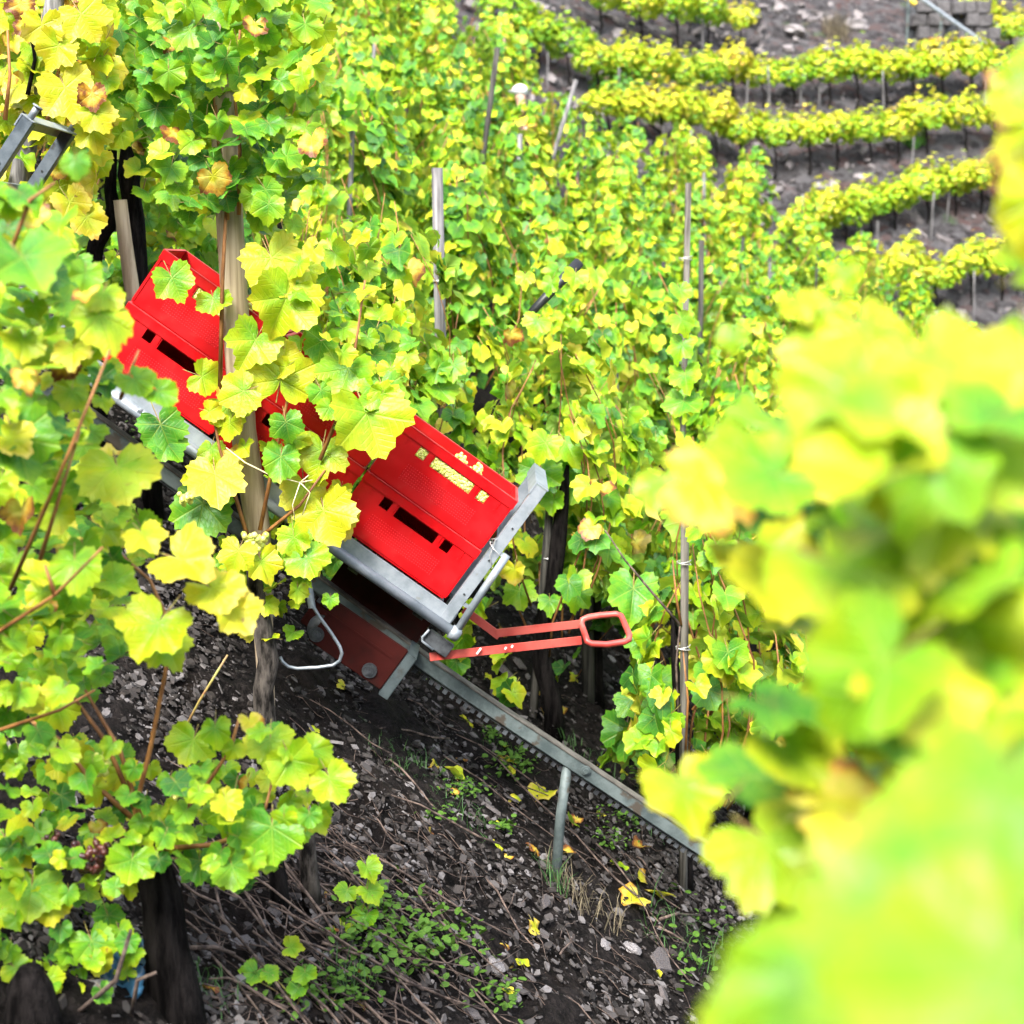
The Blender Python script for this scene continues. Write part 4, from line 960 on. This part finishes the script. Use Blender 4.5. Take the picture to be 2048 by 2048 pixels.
for px, py, lab in ((1480, 100, 'single small yellow bush between the two upper far rows'), (1378, 55, 'small yellow vine above the upper long far row at left')):
    root = empty('grape_vine', gnd(px, py, 20), lab, 'grape vine'); link('trunk', FTR[0], root); f = tag(link('foliage', FARF[1], root), kind='stuff'); f.color = (.66, 0, 0, 1); root.scale = (.8, .8, .8)
for px, py, lab, sc in ((1235, 215, 'dark green low bush left of the second far row', 1.0), (1830, 300, 'small green weed bush under the second far row', .5)):
    root = empty('low_bush', gnd(px, py, 20), lab, 'bush'); f = tag(link('foliage', FARF[2], root, (0, 0, -.7 * 1)), kind='stuff'); f.color = (.05, 0, 0, 1); root.scale = (sc,) * 3

# ------------------------------------------------------------------ people among the vines
def skin_mesh(name, pts, edges, mat, parent, sub=2):
    """one continuous surface grown round a skeleton: pts = (x, y, z, radius)"""
    me = bpy.data.meshes.new(name); me.from_pydata([p[:3] for p in pts], edges, []); o = link(name, me, parent); me.materials.append(mat)
    md = o.modifiers.new('skin', 'SKIN'); md.use_smooth_shade = True
    for i, p in enumerate(pts): me.skin_vertices[0].data[i].radius = (p[3], p[3])
    me.skin_vertices[0].data[0].use_root = True
    if sub: sm_ = o.modifiers.new('sub', 'SUBSURF'); sm_.levels = sub; sm_.render_levels = sub
    return o
def person(foot, rz, label, jacket, trousers, cap):
    q = empty('person', foot, label, 'person', rot=(0, 0, rz))
    B = [(0, 0, .95, .13), (0, 0, 1.15, .13), (0, .02, 1.36, .15), (0, .05, 1.47, .06), (0, .07, 1.56, .085), (0, .08, 1.66, .095),
         (.17, .03, 1.39, .06), (.25, .10, 1.14, .045), (.20, .32, 1.04, .035), (.19, .40, 1.03, .035), (-.17, .03, 1.39, .06), (-.25, .10, 1.14, .045), (-.20, .32, 1.08, .035), (-.19, .40, 1.07, .035),
         (.09, 0, .88, .09), (.10, .03, .48, .06), (.10, -.02, .08, .045), (.10, .12, .04, .04), (-.09, 0, .88, .09), (-.10, .03, .48, .06), (-.10, -.02, .08, .045), (-.10, .12, .04, .04)]
    E = [(0, 1), (1, 2), (2, 3), (3, 4), (4, 5), (2, 6), (6, 7), (7, 8), (8, 9), (2, 10), (10, 11), (11, 12), (12, 13), (0, 14), (14, 15), (15, 16), (16, 17), (0, 18), (18, 19), (19, 20), (20, 21)]
    skin_mesh('body', B, E, M_skin, q)
    g = lambda idx, k: [(*B[i][:3], B[i][3] + k) for i in idx]
    skin_mesh('jacket', g([0, 1, 2, 6, 7, 8, 10, 11, 12], .022), [(0, 1), (1, 2), (2, 3), (3, 4), (4, 5), (2, 6), (6, 7), (7, 8)], jacket, q)
    skin_mesh('trousers', g([0, 14, 15, 16, 18, 19, 20], .02), [(0, 1), (1, 2), (2, 3), (0, 4), (4, 5), (5, 6)], trousers, q)
    m = MB(); m.sphere((0, .075, 1.685), .108, 14, 8, sc=(1, 1.08, .85))
    m.tube([(-.09, .17, 1.67), (-.05, .235, 1.665), (0, .255, 1.665), (.05, .235, 1.665), (.09, .17, 1.67)], [.03, .04, .045, .04, .03], 8, flat=.35)
    if cap: m.build('cap', cap, q, sm=True)
    return q
f = at(1050, 178, 24); f = gp(f.x, 24); hd = at(1050, 180, 24)
q = person(f, R(80), 'person in a white cap and dark jacket among the vines at upper middle', M_dark, M_dark, M_cap); k = (hd.z - f.z) / 1.69
print('person height factor', k); q.scale = (max(.85, min(1.1, k)),) * 3
f = at(996, 10, 31); person(gp(f.x, 31), R(-20), 'person in navy clothes cut off by the top edge', M_navy, M_navy, M_dark)

# ------------------------------------------------------------------ things on the far slope
f = gnd(1668, 470, 20); b = empty('white_board', f, 'small white upright board beside the third far vine row', 'board')
m = MB(); m.box((-.17, -.012, .25), (.17, .012, .78)); m.build('panel', M_white, b, bevel=.004); m = MB(); m.box((-.02, .0125, -.2), (.02, .05, .74)); m.build('post', M_stake, b)
WALLST = []
for k in range(5):
    bm = bmesh.new(); bmesh.ops.create_cube(bm, size=2); bmesh.ops.bevel(bm, geom=bm.edges[:], offset=.25, segments=1, affect='EDGES')
    for v in bm.verts: v.co *= rnd.uniform(.86, 1.1)
    me = bpy.data.meshes.new('stone'); bm.to_mesh(me); bm.free(); me.materials.append(M_farwall); WALLST.append(me)
f = gnd(1895, 122, 20); wl = empty('stone_wall', f, 'grey rough stone retaining wall with a dark opening at the upper right', 'wall')
qs = random.Random(12)
for row in range(6):
    z = -.5 + row * .36; x = -1.15 + (row % 2) * .17
    while x < 1.25 - row * .05:
        wd = qs.uniform(.26, .5)
        if not (-.12 < x + wd / 2 < .30 and .5 < z + .18 < 1.35):
            o = link('stone', WALLST[qs.randrange(len(WALLST))], wl, (x + wd / 2, qs.uniform(-.05, .05), z + .18)); o.scale = (wd * .52, .28, .19); o.rotation_euler = (qs.uniform(-.1, .1), qs.uniform(-.07, .07), qs.uniform(-.1, .1))
        x += wd
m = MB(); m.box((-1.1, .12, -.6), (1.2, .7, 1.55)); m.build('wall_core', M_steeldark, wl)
print('far depth', gnd(1830, 30, 20).y, gnd(1950, 100, 20).y, gnd(1895, 122, 20).y)
a, b = gnd(1790, -40, 20), gnd(1975, 92, 20); a, b = at(1790, -40, f.y - .7), at(1975, 92, f.y - .7); tr = empty('monorail_track', a, 'pale grey far monorail track running diagonally past the upper right wall', 'monorail track')
m = MB(); m.tube([a - a, b - a], .06, 6); m.build('rail_beam', M_steel, tr)
for k in (.15, .5, .85):
    p = a.lerp(b, k); m = MB(); m.tube([p - a, Vector((p.x, p.y, hgt(p.x, p.y) - .2)) - a], .035, 8); m.build('support', M_rail, tr)
a, b = gnd(1806, -10, 20), gnd(1862, 28, 20); a, b = at(1806, -10, a.y - .9), at(1862, 28, b.y - .9); m = MB(); m.tube([a, a.lerp(b, .5) + Vector((0, 0, -.03)), b], [.10, .13, .10], 8, flat=.6); tag(m.build('yellow_sheet', M_yellow, None, sm=True), 'yellow strip lying under the far diagonal rail at the top right', 'sheet')
M_scree = mat_noise('scree', (.03, .026, .026), (.15, .135, .135), 1.4, .85, bump=.3, dist=.02)
def rock_mesh(r, k, flat=.6):
    bm = bmesh.new(); bmesh.ops.create_icosphere(bm, subdivisions=1 if k < 2 else 2, radius=1)
    for v in bm.verts: v.co *= r.uniform(.72, 1.15); v.co.z *= flat; v.co.x *= 1.25
    me = bpy.data.meshes.new('rock'); bm.to_mesh(me); bm.free(); return me
rk = random.Random(77); ROCKS = []
for k in range(6):
    me = rock_mesh(rk, 2, rk.uniform(.35, .7)); me.materials.append(M_stone); ROCKS.append(me)
SLABS = []
for k in range(9):
    n_ = rk.choice((4, 5, 5, 6)); th = rk.uniform(.10, .30); ang = sorted(2 * math.pi * (i + rk.uniform(-.35, .35)) / n_ for i in range(n_)); rad = [rk.uniform(.7, 1.15) for _ in range(n_)]
    top = [(1.25 * r_ * math.cos(a), .85 * r_ * math.sin(a), th + rk.uniform(-.06, .06)) for a, r_ in zip(ang, rad)]
    bot = [(1.12 * x * rk.uniform(.9, 1.1), 1.12 * y * rk.uniform(.9, 1.1), -th) for x, y, z in top]
    m = MB(); m.add(top + bot, [tuple(range(n_))] + [(i, n_ + i, n_ + (i + 1) % n_, (i + 1) % n_) for i in range(n_)]); SLABS.append(m.mesh('slab', M_slate))
for px, py, s_, lab in ((1710, 55, .42, 'large pale rock on the bare far slope left of the beige grass'), (1840, 85, .35, 'pale rock beside the far grey wall'), (1590, 62, .30, 'pale rock in the middle of the bare far slope'), (1500, 40, .3, 'pale rock on the bare far slope above the small yellow bush'), (1720, 355, .16, 'small pale rock under the second far row'), (1640, 375, .2, 'whitish rock at the bottom of the second terrace')):
    o = link('rock', rk.choice(ROCKS), None, gnd(px, py, 20)); o.scale = (s_, s_, s_); o.rotation_euler = (rk.uniform(-.5, .2), rk.uniform(-.3, .3), rk.uniform(0, 6)); tag(o, lab, 'rock')
def scatter(name, meshes_v, pts, mats, sm=False):
    """many loose bits as one mesh: pts = (position, rotation matrix, scale)"""
    V = []; F = []; k = 0
    for p, Rm, s_ in pts:
        vs, fs = rk.choice(meshes_v); va = np.array(vs) * s_ @ np.array(Rm).T + np.array(p); V.append(va)
        F += [tuple(i + k for i in f) for f in fs]; k += len(vs)
    me = bpy.data.meshes.new(name); me.from_pydata(np.concatenate(V).tolist(), [], F); me.materials.append(mats)
    if sm: smooth(me)
    return tag(link(name, me), kind='stuff')
def vf(me): return [tuple(v.co) for v in me.vertices], [tuple(p.vertices) for p in me.polygons]
def slopeR(x, y, r, tilt=.35):
    e = .05; dx = (hgt(x + e, y) - hgt(x - e, y)) / (2 * e); dy = (hgt(x, y + e) - hgt(x, y - e)) / (2 * e); n = Vector((-dx, -dy, 1)).normalized()
    a = r.uniform(0, 6.28); return basis(n + rv(r) * tilt, Vector((math.cos(a), math.sin(a), 0)))
pts = []
for _ in range(2600):
    px, py = rk.uniform(1150, 2060), rk.uniform(0, 640); p = gnd(px, py, 24) if False else None
    Y = rk.uniform(31, 50); X = rk.uniform(-2, 18); s_ = .05 + .16 * rk.random() ** 3
    pts.append((gp(X, Y, .02), slopeR(X, Y, rk, .6), s_))
scatter('scree', [vf(m_) for m_ in SLABS], pts, M_scree)
def blades(name, spots, mat, r):
    m = MB()
    for c, n, h, sp_ in spots:
        for _ in range(n):
            a = r.uniform(0, 6.28); b = Vector(c) + Vector((r.uniform(-sp_, sp_), r.uniform(-sp_, sp_), 0)); b.z = hgt(b.x, b.y) - .01; d = Vector((math.cos(a), math.sin(a), 0)); hh = h * r.uniform(.5, 1.1); w_ = Vector((-d.y, d.x, 0)) * .0028 * (h / .2) ** .5
            m1 = b + d * hh * .25 + Vector((0, 0, hh * .6)); e = b + d * hh * r.uniform(.4, .9) + Vector((0, 0, hh * r.uniform(.5, 1)))
            m.add([b - w_, b + w_, m1 + w_ * .8, m1 - w_ * .8, e], [(0, 1, 2, 3), (3, 2, 4)])
    o = m.build(name, mat); tag(o, kind='stuff'); return o
M_grass = mat_noise('grass', (.012, .05, .008), (.04, .11, .018), 10, .6, bump=.05)
blades('dry_grass', [(gnd(1672, 75, 20), 260, .9, .35), (gnd(1150, 1790), 40, .17, .08), (gnd(1190, 1830), 40, .15, .12), (gnd(1110, 1740), 16, .12, .05)], M_dry, rk)
blades('green_grass', [(gnd(790, 1520), 60, .10, .12), (gnd(860, 1560), 60, .10, .16), (gnd(925, 1640), 50, .10, .14), (gnd(1110, 1770), 30, .14, .05), (gnd(1290, 1640), 40, .1, .15), (gnd(1000, 1500), 40, .1, .1), (gnd(700, 1965), 40, .12, .1), (gnd(420, 1990), 30, .12, .08), (gnd(1390, 1900), 90, .16, .25), (gnd(1190, 1530), 60, .1, .2)], M_grass, rk)

# ------------------------------------------------------------------ the soil in front: slate chips, prunings, weeds, fallen leaves
pts = []
while len(pts) < 60000:
    Y = 3.7 + 9.5 * rk.random() ** 1.3; X = rk.uniform(-.36, .3) * Y
    d = vnoise(np.array(X * 1.9), np.array(Y * 1.9), 31) + .5
    if rk.random() > .12 + 1.5 * d * d: continue
    s_ = .0038 + .021 * rk.random() ** 3.4
    pts.append((gp(X, Y, rk.uniform(-.008, .02)), slopeR(X, Y, rk, .55), s_))
scatter('slate_gravel', [vf(m_) for m_ in SLABS], pts, M_chips)
STN = [(1262, 1898, 40, 'R', 'pale squarish stone near the bottom beside the blurred leaves'), (1320, 1925, 70, 'S', 'long flat pale slab right of the pale squarish stone'), (1210, 1890, 30, 'R', 'small pale stone left of the pale squarish stone'), (990, 1935, 45, 'R', 'pale elongated stone among the weeds at bottom centre'),
       (1030, 1995, 26, 'R', 'small whitish stone at the bottom centre'), (1055, 1750, 18, 'R', 'small pale stone left of the rail post foot'), (1020, 1745, 14, 'R', 'tiny whitish pebble left of the rail post foot'), (1090, 1805, 30, 'S', 'flat pale stone just below the rail post'), (815, 1575, 22, 'R', 'small pale stone above the bare track of soil'),
       (740, 1530, 30, 'S', 'bluish slate piece left of the green grass patch'), (1140, 1810, 30, 'S', 'lying slate plate below the dry grass tuft'), (1040, 1330, 34, 'S', 'large dark slate slab under the red draw handle'), (1010, 1345, 44, 'S', 'tilted grey slate slab left under the draw handle'), (1140, 1320, 30, 'S', 'pale slate slab right of the crooked trunk'), (1222, 1320, 18, 'R', 'round whitish stone right below the handle grip'),
       (1240, 1350, 22, 'S', 'grey stone right of the round whitish stone'), (1115, 1005, 30, 'S', 'grey slab behind the end gate top')]
for px, py, wd, kind, lab in STN:
    p = gnd(px, py); s_ = wd / FPX * p.y * .5; o = link('stone', rk.choice(ROCKS if kind == 'R' else SLABS), None, p + Vector((0, 0, s_ * .15))); o.scale = (s_, s_, s_); o.rotation_euler = slopeR(p.x, p.y, rk, .3).to_euler(); tag(o, lab, 'stone')
SOIL = [(560, 1350), (700, 1380), (900, 1400), (1100, 1560), (1300, 1680), (1400, 1800), (1400, 2040), (450, 2040), (420, 1900), (620, 1700), (640, 1500)]
def in_soil(r):
    while 1:
        x, y = r.uniform(420, 1400), r.uniform(1330, 2040)
        if in_poly(x, y, SOIL): return x, y
for k in range(55):
    x, y = in_soil(rk); p = gnd(x, y); s_ = rk.uniform(.014, .034); o = link('stone', rk.choice(SLABS + ROCKS[:2]), None, p + Vector((0, 0, s_ * .1))); o.scale = (s_,) * 3; o.rotation_euler = slopeR(p.x, p.y, rk, .4).to_euler()
    tag(o, 'loose slate stone lying on the bare soil of the alley', 'stone', 'loose stones on the alley soil')
def twig_pts(p, L, a, r, lift=.02):
    q = []; c = Vector(p); 
    for k in range(5):
        q.append(gp(c.x, c.y, lift + .012 * math.sin(k * 1.7 + a) + r.uniform(0, .012))); a += r.uniform(-.22, .22); c += Vector((math.cos(a), math.sin(a), 0)) * L / 4
    return q
LIT = [(400, 1780), (560, 1600), (720, 1720), (860, 1850), (980, 1990), (900, 2040), (420, 2040), (370, 1900)]
for k in range(90):
    while 1:
        x, y = rk.uniform(370, 980), rk.uniform(1590, 2040)
        if in_poly(x, y, LIT) or rk.random() < .04: break
    if k % 3 == 0: x, y = in_soil(rk)
    p = gnd(x, y); m = MB(); L = rk.uniform(.15, .75); r_ = rk.uniform(.0025, .006); tp = twig_pts(p, L, rk.choice((0, math.pi)) + rk.gauss(-.1, .55), rk, rk.uniform(.01, .06))
    m.tube(tp, [r_, r_ * .95, r_ * .85, r_ * .75, r_ * .6], 5); o = m.build('pruned_twig', M_twig, None, sm=True)
    tag(o, 'dry brown vine pruning lying on the soil of the alley', 'twig', 'dry prunings on the soil')
m = MB()
for k in range(500):
    x, y = (in_soil(rk) if k % 2 else (rk.uniform(380, 950), rk.uniform(1620, 2040))); p = gnd(x, y)
    if k % 5 == 0: p = gp(rk.uniform(-2, 2.2), rk.uniform(6.5, 11))
    m.tube(twig_pts(p, rk.uniform(.06, .3), rk.uniform(0, 6.28), rk, .008), rk.uniform(.0010, .0024), 3, cap=False)
tag(m.build('twig_litter', M_twig, None, sm=True), kind='stuff')
# named sticks
for pts, r_, mt, lab in ((((352, 1490), (400, 1400), (455, 1310)), .006, M_petiole, 'slanting pinkish young cane above the bottom left vine'), (((150, 2030), (232, 1960), (262, 1860)), .008, M_twig, 'upright dry twig beside the bottom left trunk'), (((262, 2040), (275, 1960), (312, 1945)), .007, M_twig, 'forked dry twig left of the bottom left trunk'),
                         (((370, 1914), (430, 1912), (470, 1925)), .008, M_twig, 'short whitish stick right of the bottom left trunk'), (((560, 1730), (650, 1850), (700, 1930)), .006, M_twig, 'long pale pruning running down right from the leaning trunk'), (((1320, 1850), (1350, 1840), (1400, 1842)), .008, M_twig, 'brown stick beside the blurred leaves at the bottom')):
    P = [gnd(x, y) for x, y in pts]; Y = min(p.y for p in P); Q = [at(x, y, Y - .02 * i) for i, (x, y) in enumerate(pts)] if 'upright' in lab or 'slanting' in lab or 'forked' in lab else [p + Vector((0, 0, .03)) for p in P]
    m = MB(); m.tube(Q, [r_, r_ * .9, r_ * .7], 7); tag(m.build('pruned_twig', mt, None, sm=True), lab, 'twig')
def fallen(x, y, wd, t, lab, grp=None, lift=.02, mesh=None):
    p = gnd(x, y); s_ = wd / FPX * p.y * .78; B = slopeR(p.x, p.y, rk, .45)
    o = bpy.data.objects.new('fallen_leaf', rk.choice(mesh or LEAF_DRY)); C.objects.link(o); o.location = p + Vector((0, 0, lift)); o.rotation_euler = B.to_euler(); o.scale = (s_,) * 3; o.color = (t, 0, 0, 1); tag(o, lab, 'leaf', grp)
for x, y, wd, t, lab in ((682, 1375, 34, .78, 'yellow fallen leaf left of the bogie plate on the soil'), (910, 1560, 62, .6, 'yellow-green fallen leaf above the bare track'), (905, 1590, 34, .93, 'orange fallen leaf below the yellow-green leaf'), (1085, 1590, 80, .74, 'large curled yellow leaf left of the rail post'), (1035, 1600, 34, .72, 'small yellow leaf left of the large curled yellow leaf'),
                         (1072, 1705, 48, .97, 'brown fallen leaf left of the post foot'), (1135, 1710, 40, .93, 'orange fallen leaf right of the post foot'), (1280, 1700, 50, .985, 'reddish brown leaf below the rail at right'), (1270, 1805, 90, .84, 'large pale yellow leaf cluster by the blurred leaves'), (1320, 1790, 90, .82, 'pale yellow leaf at the right of the pale cluster'), (1238, 1735, 50, .5, 'curled green leaf below the rail at right'),
                         (1142, 1650, 50, .45, 'green leaf leaning on the rail post'), (1070, 1860, 62, .86, 'curled pale leaf on the track near the bottom'), (1288, 1420, 34, .74, 'small yellow leaf on the soil behind the rail'), (1150, 1365, 34, .74, 'small yellow leaf beside the crooked trunk'), (420, 1985, 60, 1.0, 'dark red-brown dead leaf right of the bottom left trunk'), (650, 1345, 30, .9, 'small orange leaf by the rod loop'), (1000, 1270, 40, .95, 'brown leaf under the end gate')):
    fallen(x, y, wd, t, lab)
for k in range(46):
    x, y = in_soil(rk) if k % 2 else (rk.uniform(900, 1400), rk.uniform(1330, 1560))
    fallen(x, y, rk.uniform(20, 46), rk.choice((.7, .76, .84, .92, .96, 1.0, .55)), 'small faded vine leaf fallen on the soil', 'small fallen leaves on the soil', .012)
W = []
for x0, y0, rx, ry, n, hh, sz in ((860, 1900, 110, 75, 230, .09, .028), (760, 1830, 60, 60, 90, .08, .028), (1000, 2000, 60, 40, 60, .05, .024), (640, 1990, 120, 40, 160, .05, .024), (720, 1900, 60, 60, 90, .06, .026), (1030, 1535, 50, 30, 130, .06, .024), (985, 1480, 20, 18, 60, .05, .022), (930, 1585, 50, 25, 90, .04, .02), (1010, 1660, 24, 12, 40, .04, .026), (1250, 1640, 60, 26, 50, .05, .024), (1290, 1540, 70, 60, 150, .12, .034), (1230, 1690, 50, 30, 60, .05, .02), (1420, 1880, 60, 80, 40, .08, .03), (900, 1370, 40, 15, 30, .04, .018), (240, 900, 50, 30, 60, .08, .025), (1010, 1180, 40, 30, 60, .09, .04), (1380, 1950, 40, 60, 20, .06, .03), (880, 1640, 40, 16, 40, .04, .02)):
    for _ in range(n):
        x, y = x0 + rk.gauss(0, rx * .5), y0 + rk.gauss(0, ry * .5); p = gnd(x, y) + Vector((0, 0, hh * rk.random() + .012)); a = rk.uniform(0, 6.28)
        W.append((p, Vector((0, 0, 1)) + rv(rk) * .7, Vector((math.cos(a), math.sin(a), -.2)), sz * 1.25 * rk.uniform(.6, 1.3), .4 + rk.gauss(0, .2)))
def oval(n=7):
    vs = [(0, .5, .06)] + [(.34 * math.sin(2 * math.pi * i / n), .5 - .5 * math.cos(2 * math.pi * i / n), -.04 * math.cos(4 * math.pi * i / n)) for i in range(n)]
    return vs, [(0, 1 + (i + 1) % n, 1 + i) for i in range(n)]
tag(link('low_weeds', joined_leaves('low_weeds', W, [oval()], M_weed)), kind='stuff')
for sx, sy, lf, lab in ((712, 1850, ((740, 1745, 60, .48, 170), (690, 1790, 50, .42, 200), (745, 1790, 60, .45, 160), (728, 1840, 60, .3, 190), (685, 1860, 40, .6, 190)), 'young vine shoot with five green leaves among the prunings'),
                        (590, 2010, ((505, 1955, 60, .36, 200), (545, 1950, 50, .42, 130), (610, 1955, 55, .32, 170), (592, 1985, 50, .26, 190), (590, 1895, 50, .55, 90)), 'low vine shoot with separate green leaves at the bottom edge'),
                        (1300, 1520, ((1270, 1490, 90, .16, 190), (1330, 1470, 80, .2, 160), (1255, 1530, 80, .2, 200), (1310, 1540, 60, .5, 170)), 'low dark green vine shoot behind the rail')):
    f = gnd(sx, sy); q = empty('vine_shoot', f, lab, 'shoot'); 
    for x, y, wd, t, a in lf: hand_leaf(q, x, y, f.y - .03, wd, t, a, rk.uniform(-.4, .4), rk.uniform(.3, 1))
    for x, y, *_ in lf[:3]: px_cane(q, [(sx, sy + 10, f.y), ((sx + x) / 2 + 5, (sy + y) / 2, f.y), (x, y, f.y - .03)], .003, M_petiole, 'stem')
# rubbish at the bottom left
f = gnd(245, 1975, 3.0); n_ = 9; vs = []; fs = []
for i in range(n_):
    for j in range(n_):
        vs.append(((i / 8 - .5) * .14 + rk.uniform(-.008, .008), -.06 + j / 8 * .08 + rk.uniform(-.012, .012), j / 8 * .12 * (.8 + .3 * math.sin(i)) + rk.uniform(-.02, .02)))
for i in range(n_ - 1):
    for j in range(n_ - 1): fs.append((i*n_+j, (i+1)*n_+j, (i+1)*n_+j+1, i*n_+j+1))
m = MB(); m.add(vs, fs); o = m.build('plastic_scrap', M_blue, None, sm=True); o.location = f; tag(o, 'crumpled light blue plastic scrap left of the bottom left trunk', 'plastic scrap')
sd_ = o.modifiers.new('thick', 'SOLIDIFY'); sd_.thickness = .002
p = gnd(195, 1995, 3.0); o = link('stone', ROCKS[2], None, p + Vector((0, 0, .02))); o.scale = (.045, .04, .045); tag(o, 'rounded yellowish stone below the blue plastic scrap', 'stone')

# wire ties round three stakes, part of the stake they are wound on
def tie(stake, px, py, Y, rad):
    c = at(px, py, Y) - stake.location; m = MB(); pts = []
    for k in range(22):
        a = k / 21 * 4 * math.pi; pts.append(stake.matrix_basis.to_3x3().inverted() @ (c + Vector((rad * math.cos(a), rad * math.sin(a), .012 * math.sin(a * .6) + k * .0008))))
    m.tube(pts, .0026, 5); m.build('wire_tie', M_wire, stake, sm=True)
for lab, px, py in (('tall bare grey stake', 882, 566), ('long thin grey stake', 1368, 1130), ('long thin grey stake', 1366, 1300), ('dark weathered stake', 1098, 1120), ('grey stake leaning right, standing', 1371, 520)):
    for o in [o for o in C.objects if o.name.startswith('vine_stake') and lab in o.get('label', '')]:
        tie(o, px, py, o.location.y, .036 if 'dark' in lab or 'thin' in lab else .048)
rr = random.Random(5)
for x, y, wd, t, a in ((1070, 650, 60, .46, 200), (1050, 560, 50, .5, 180), (1128, 590, 36, .4, 160), (1100, 575, 44, .38, 190), (905, 740, 70, .34, 180), (870, 750, 70, .3, 200), (890, 790, 80, .36, 160), (1150, 560, 50, .5, 190), (1362, 590, 60, .4, 180), (1368, 650, 60, .45, 160), (1358, 700, 70, .35, 190), (1372, 760, 70, .4, 170), (1364, 815, 80, .3, 180)):
    hand_leaf(v7, x, y, 8.05, wd, t, a, rr.uniform(-.3, .3), rr.uniform(.2, 1), rr)
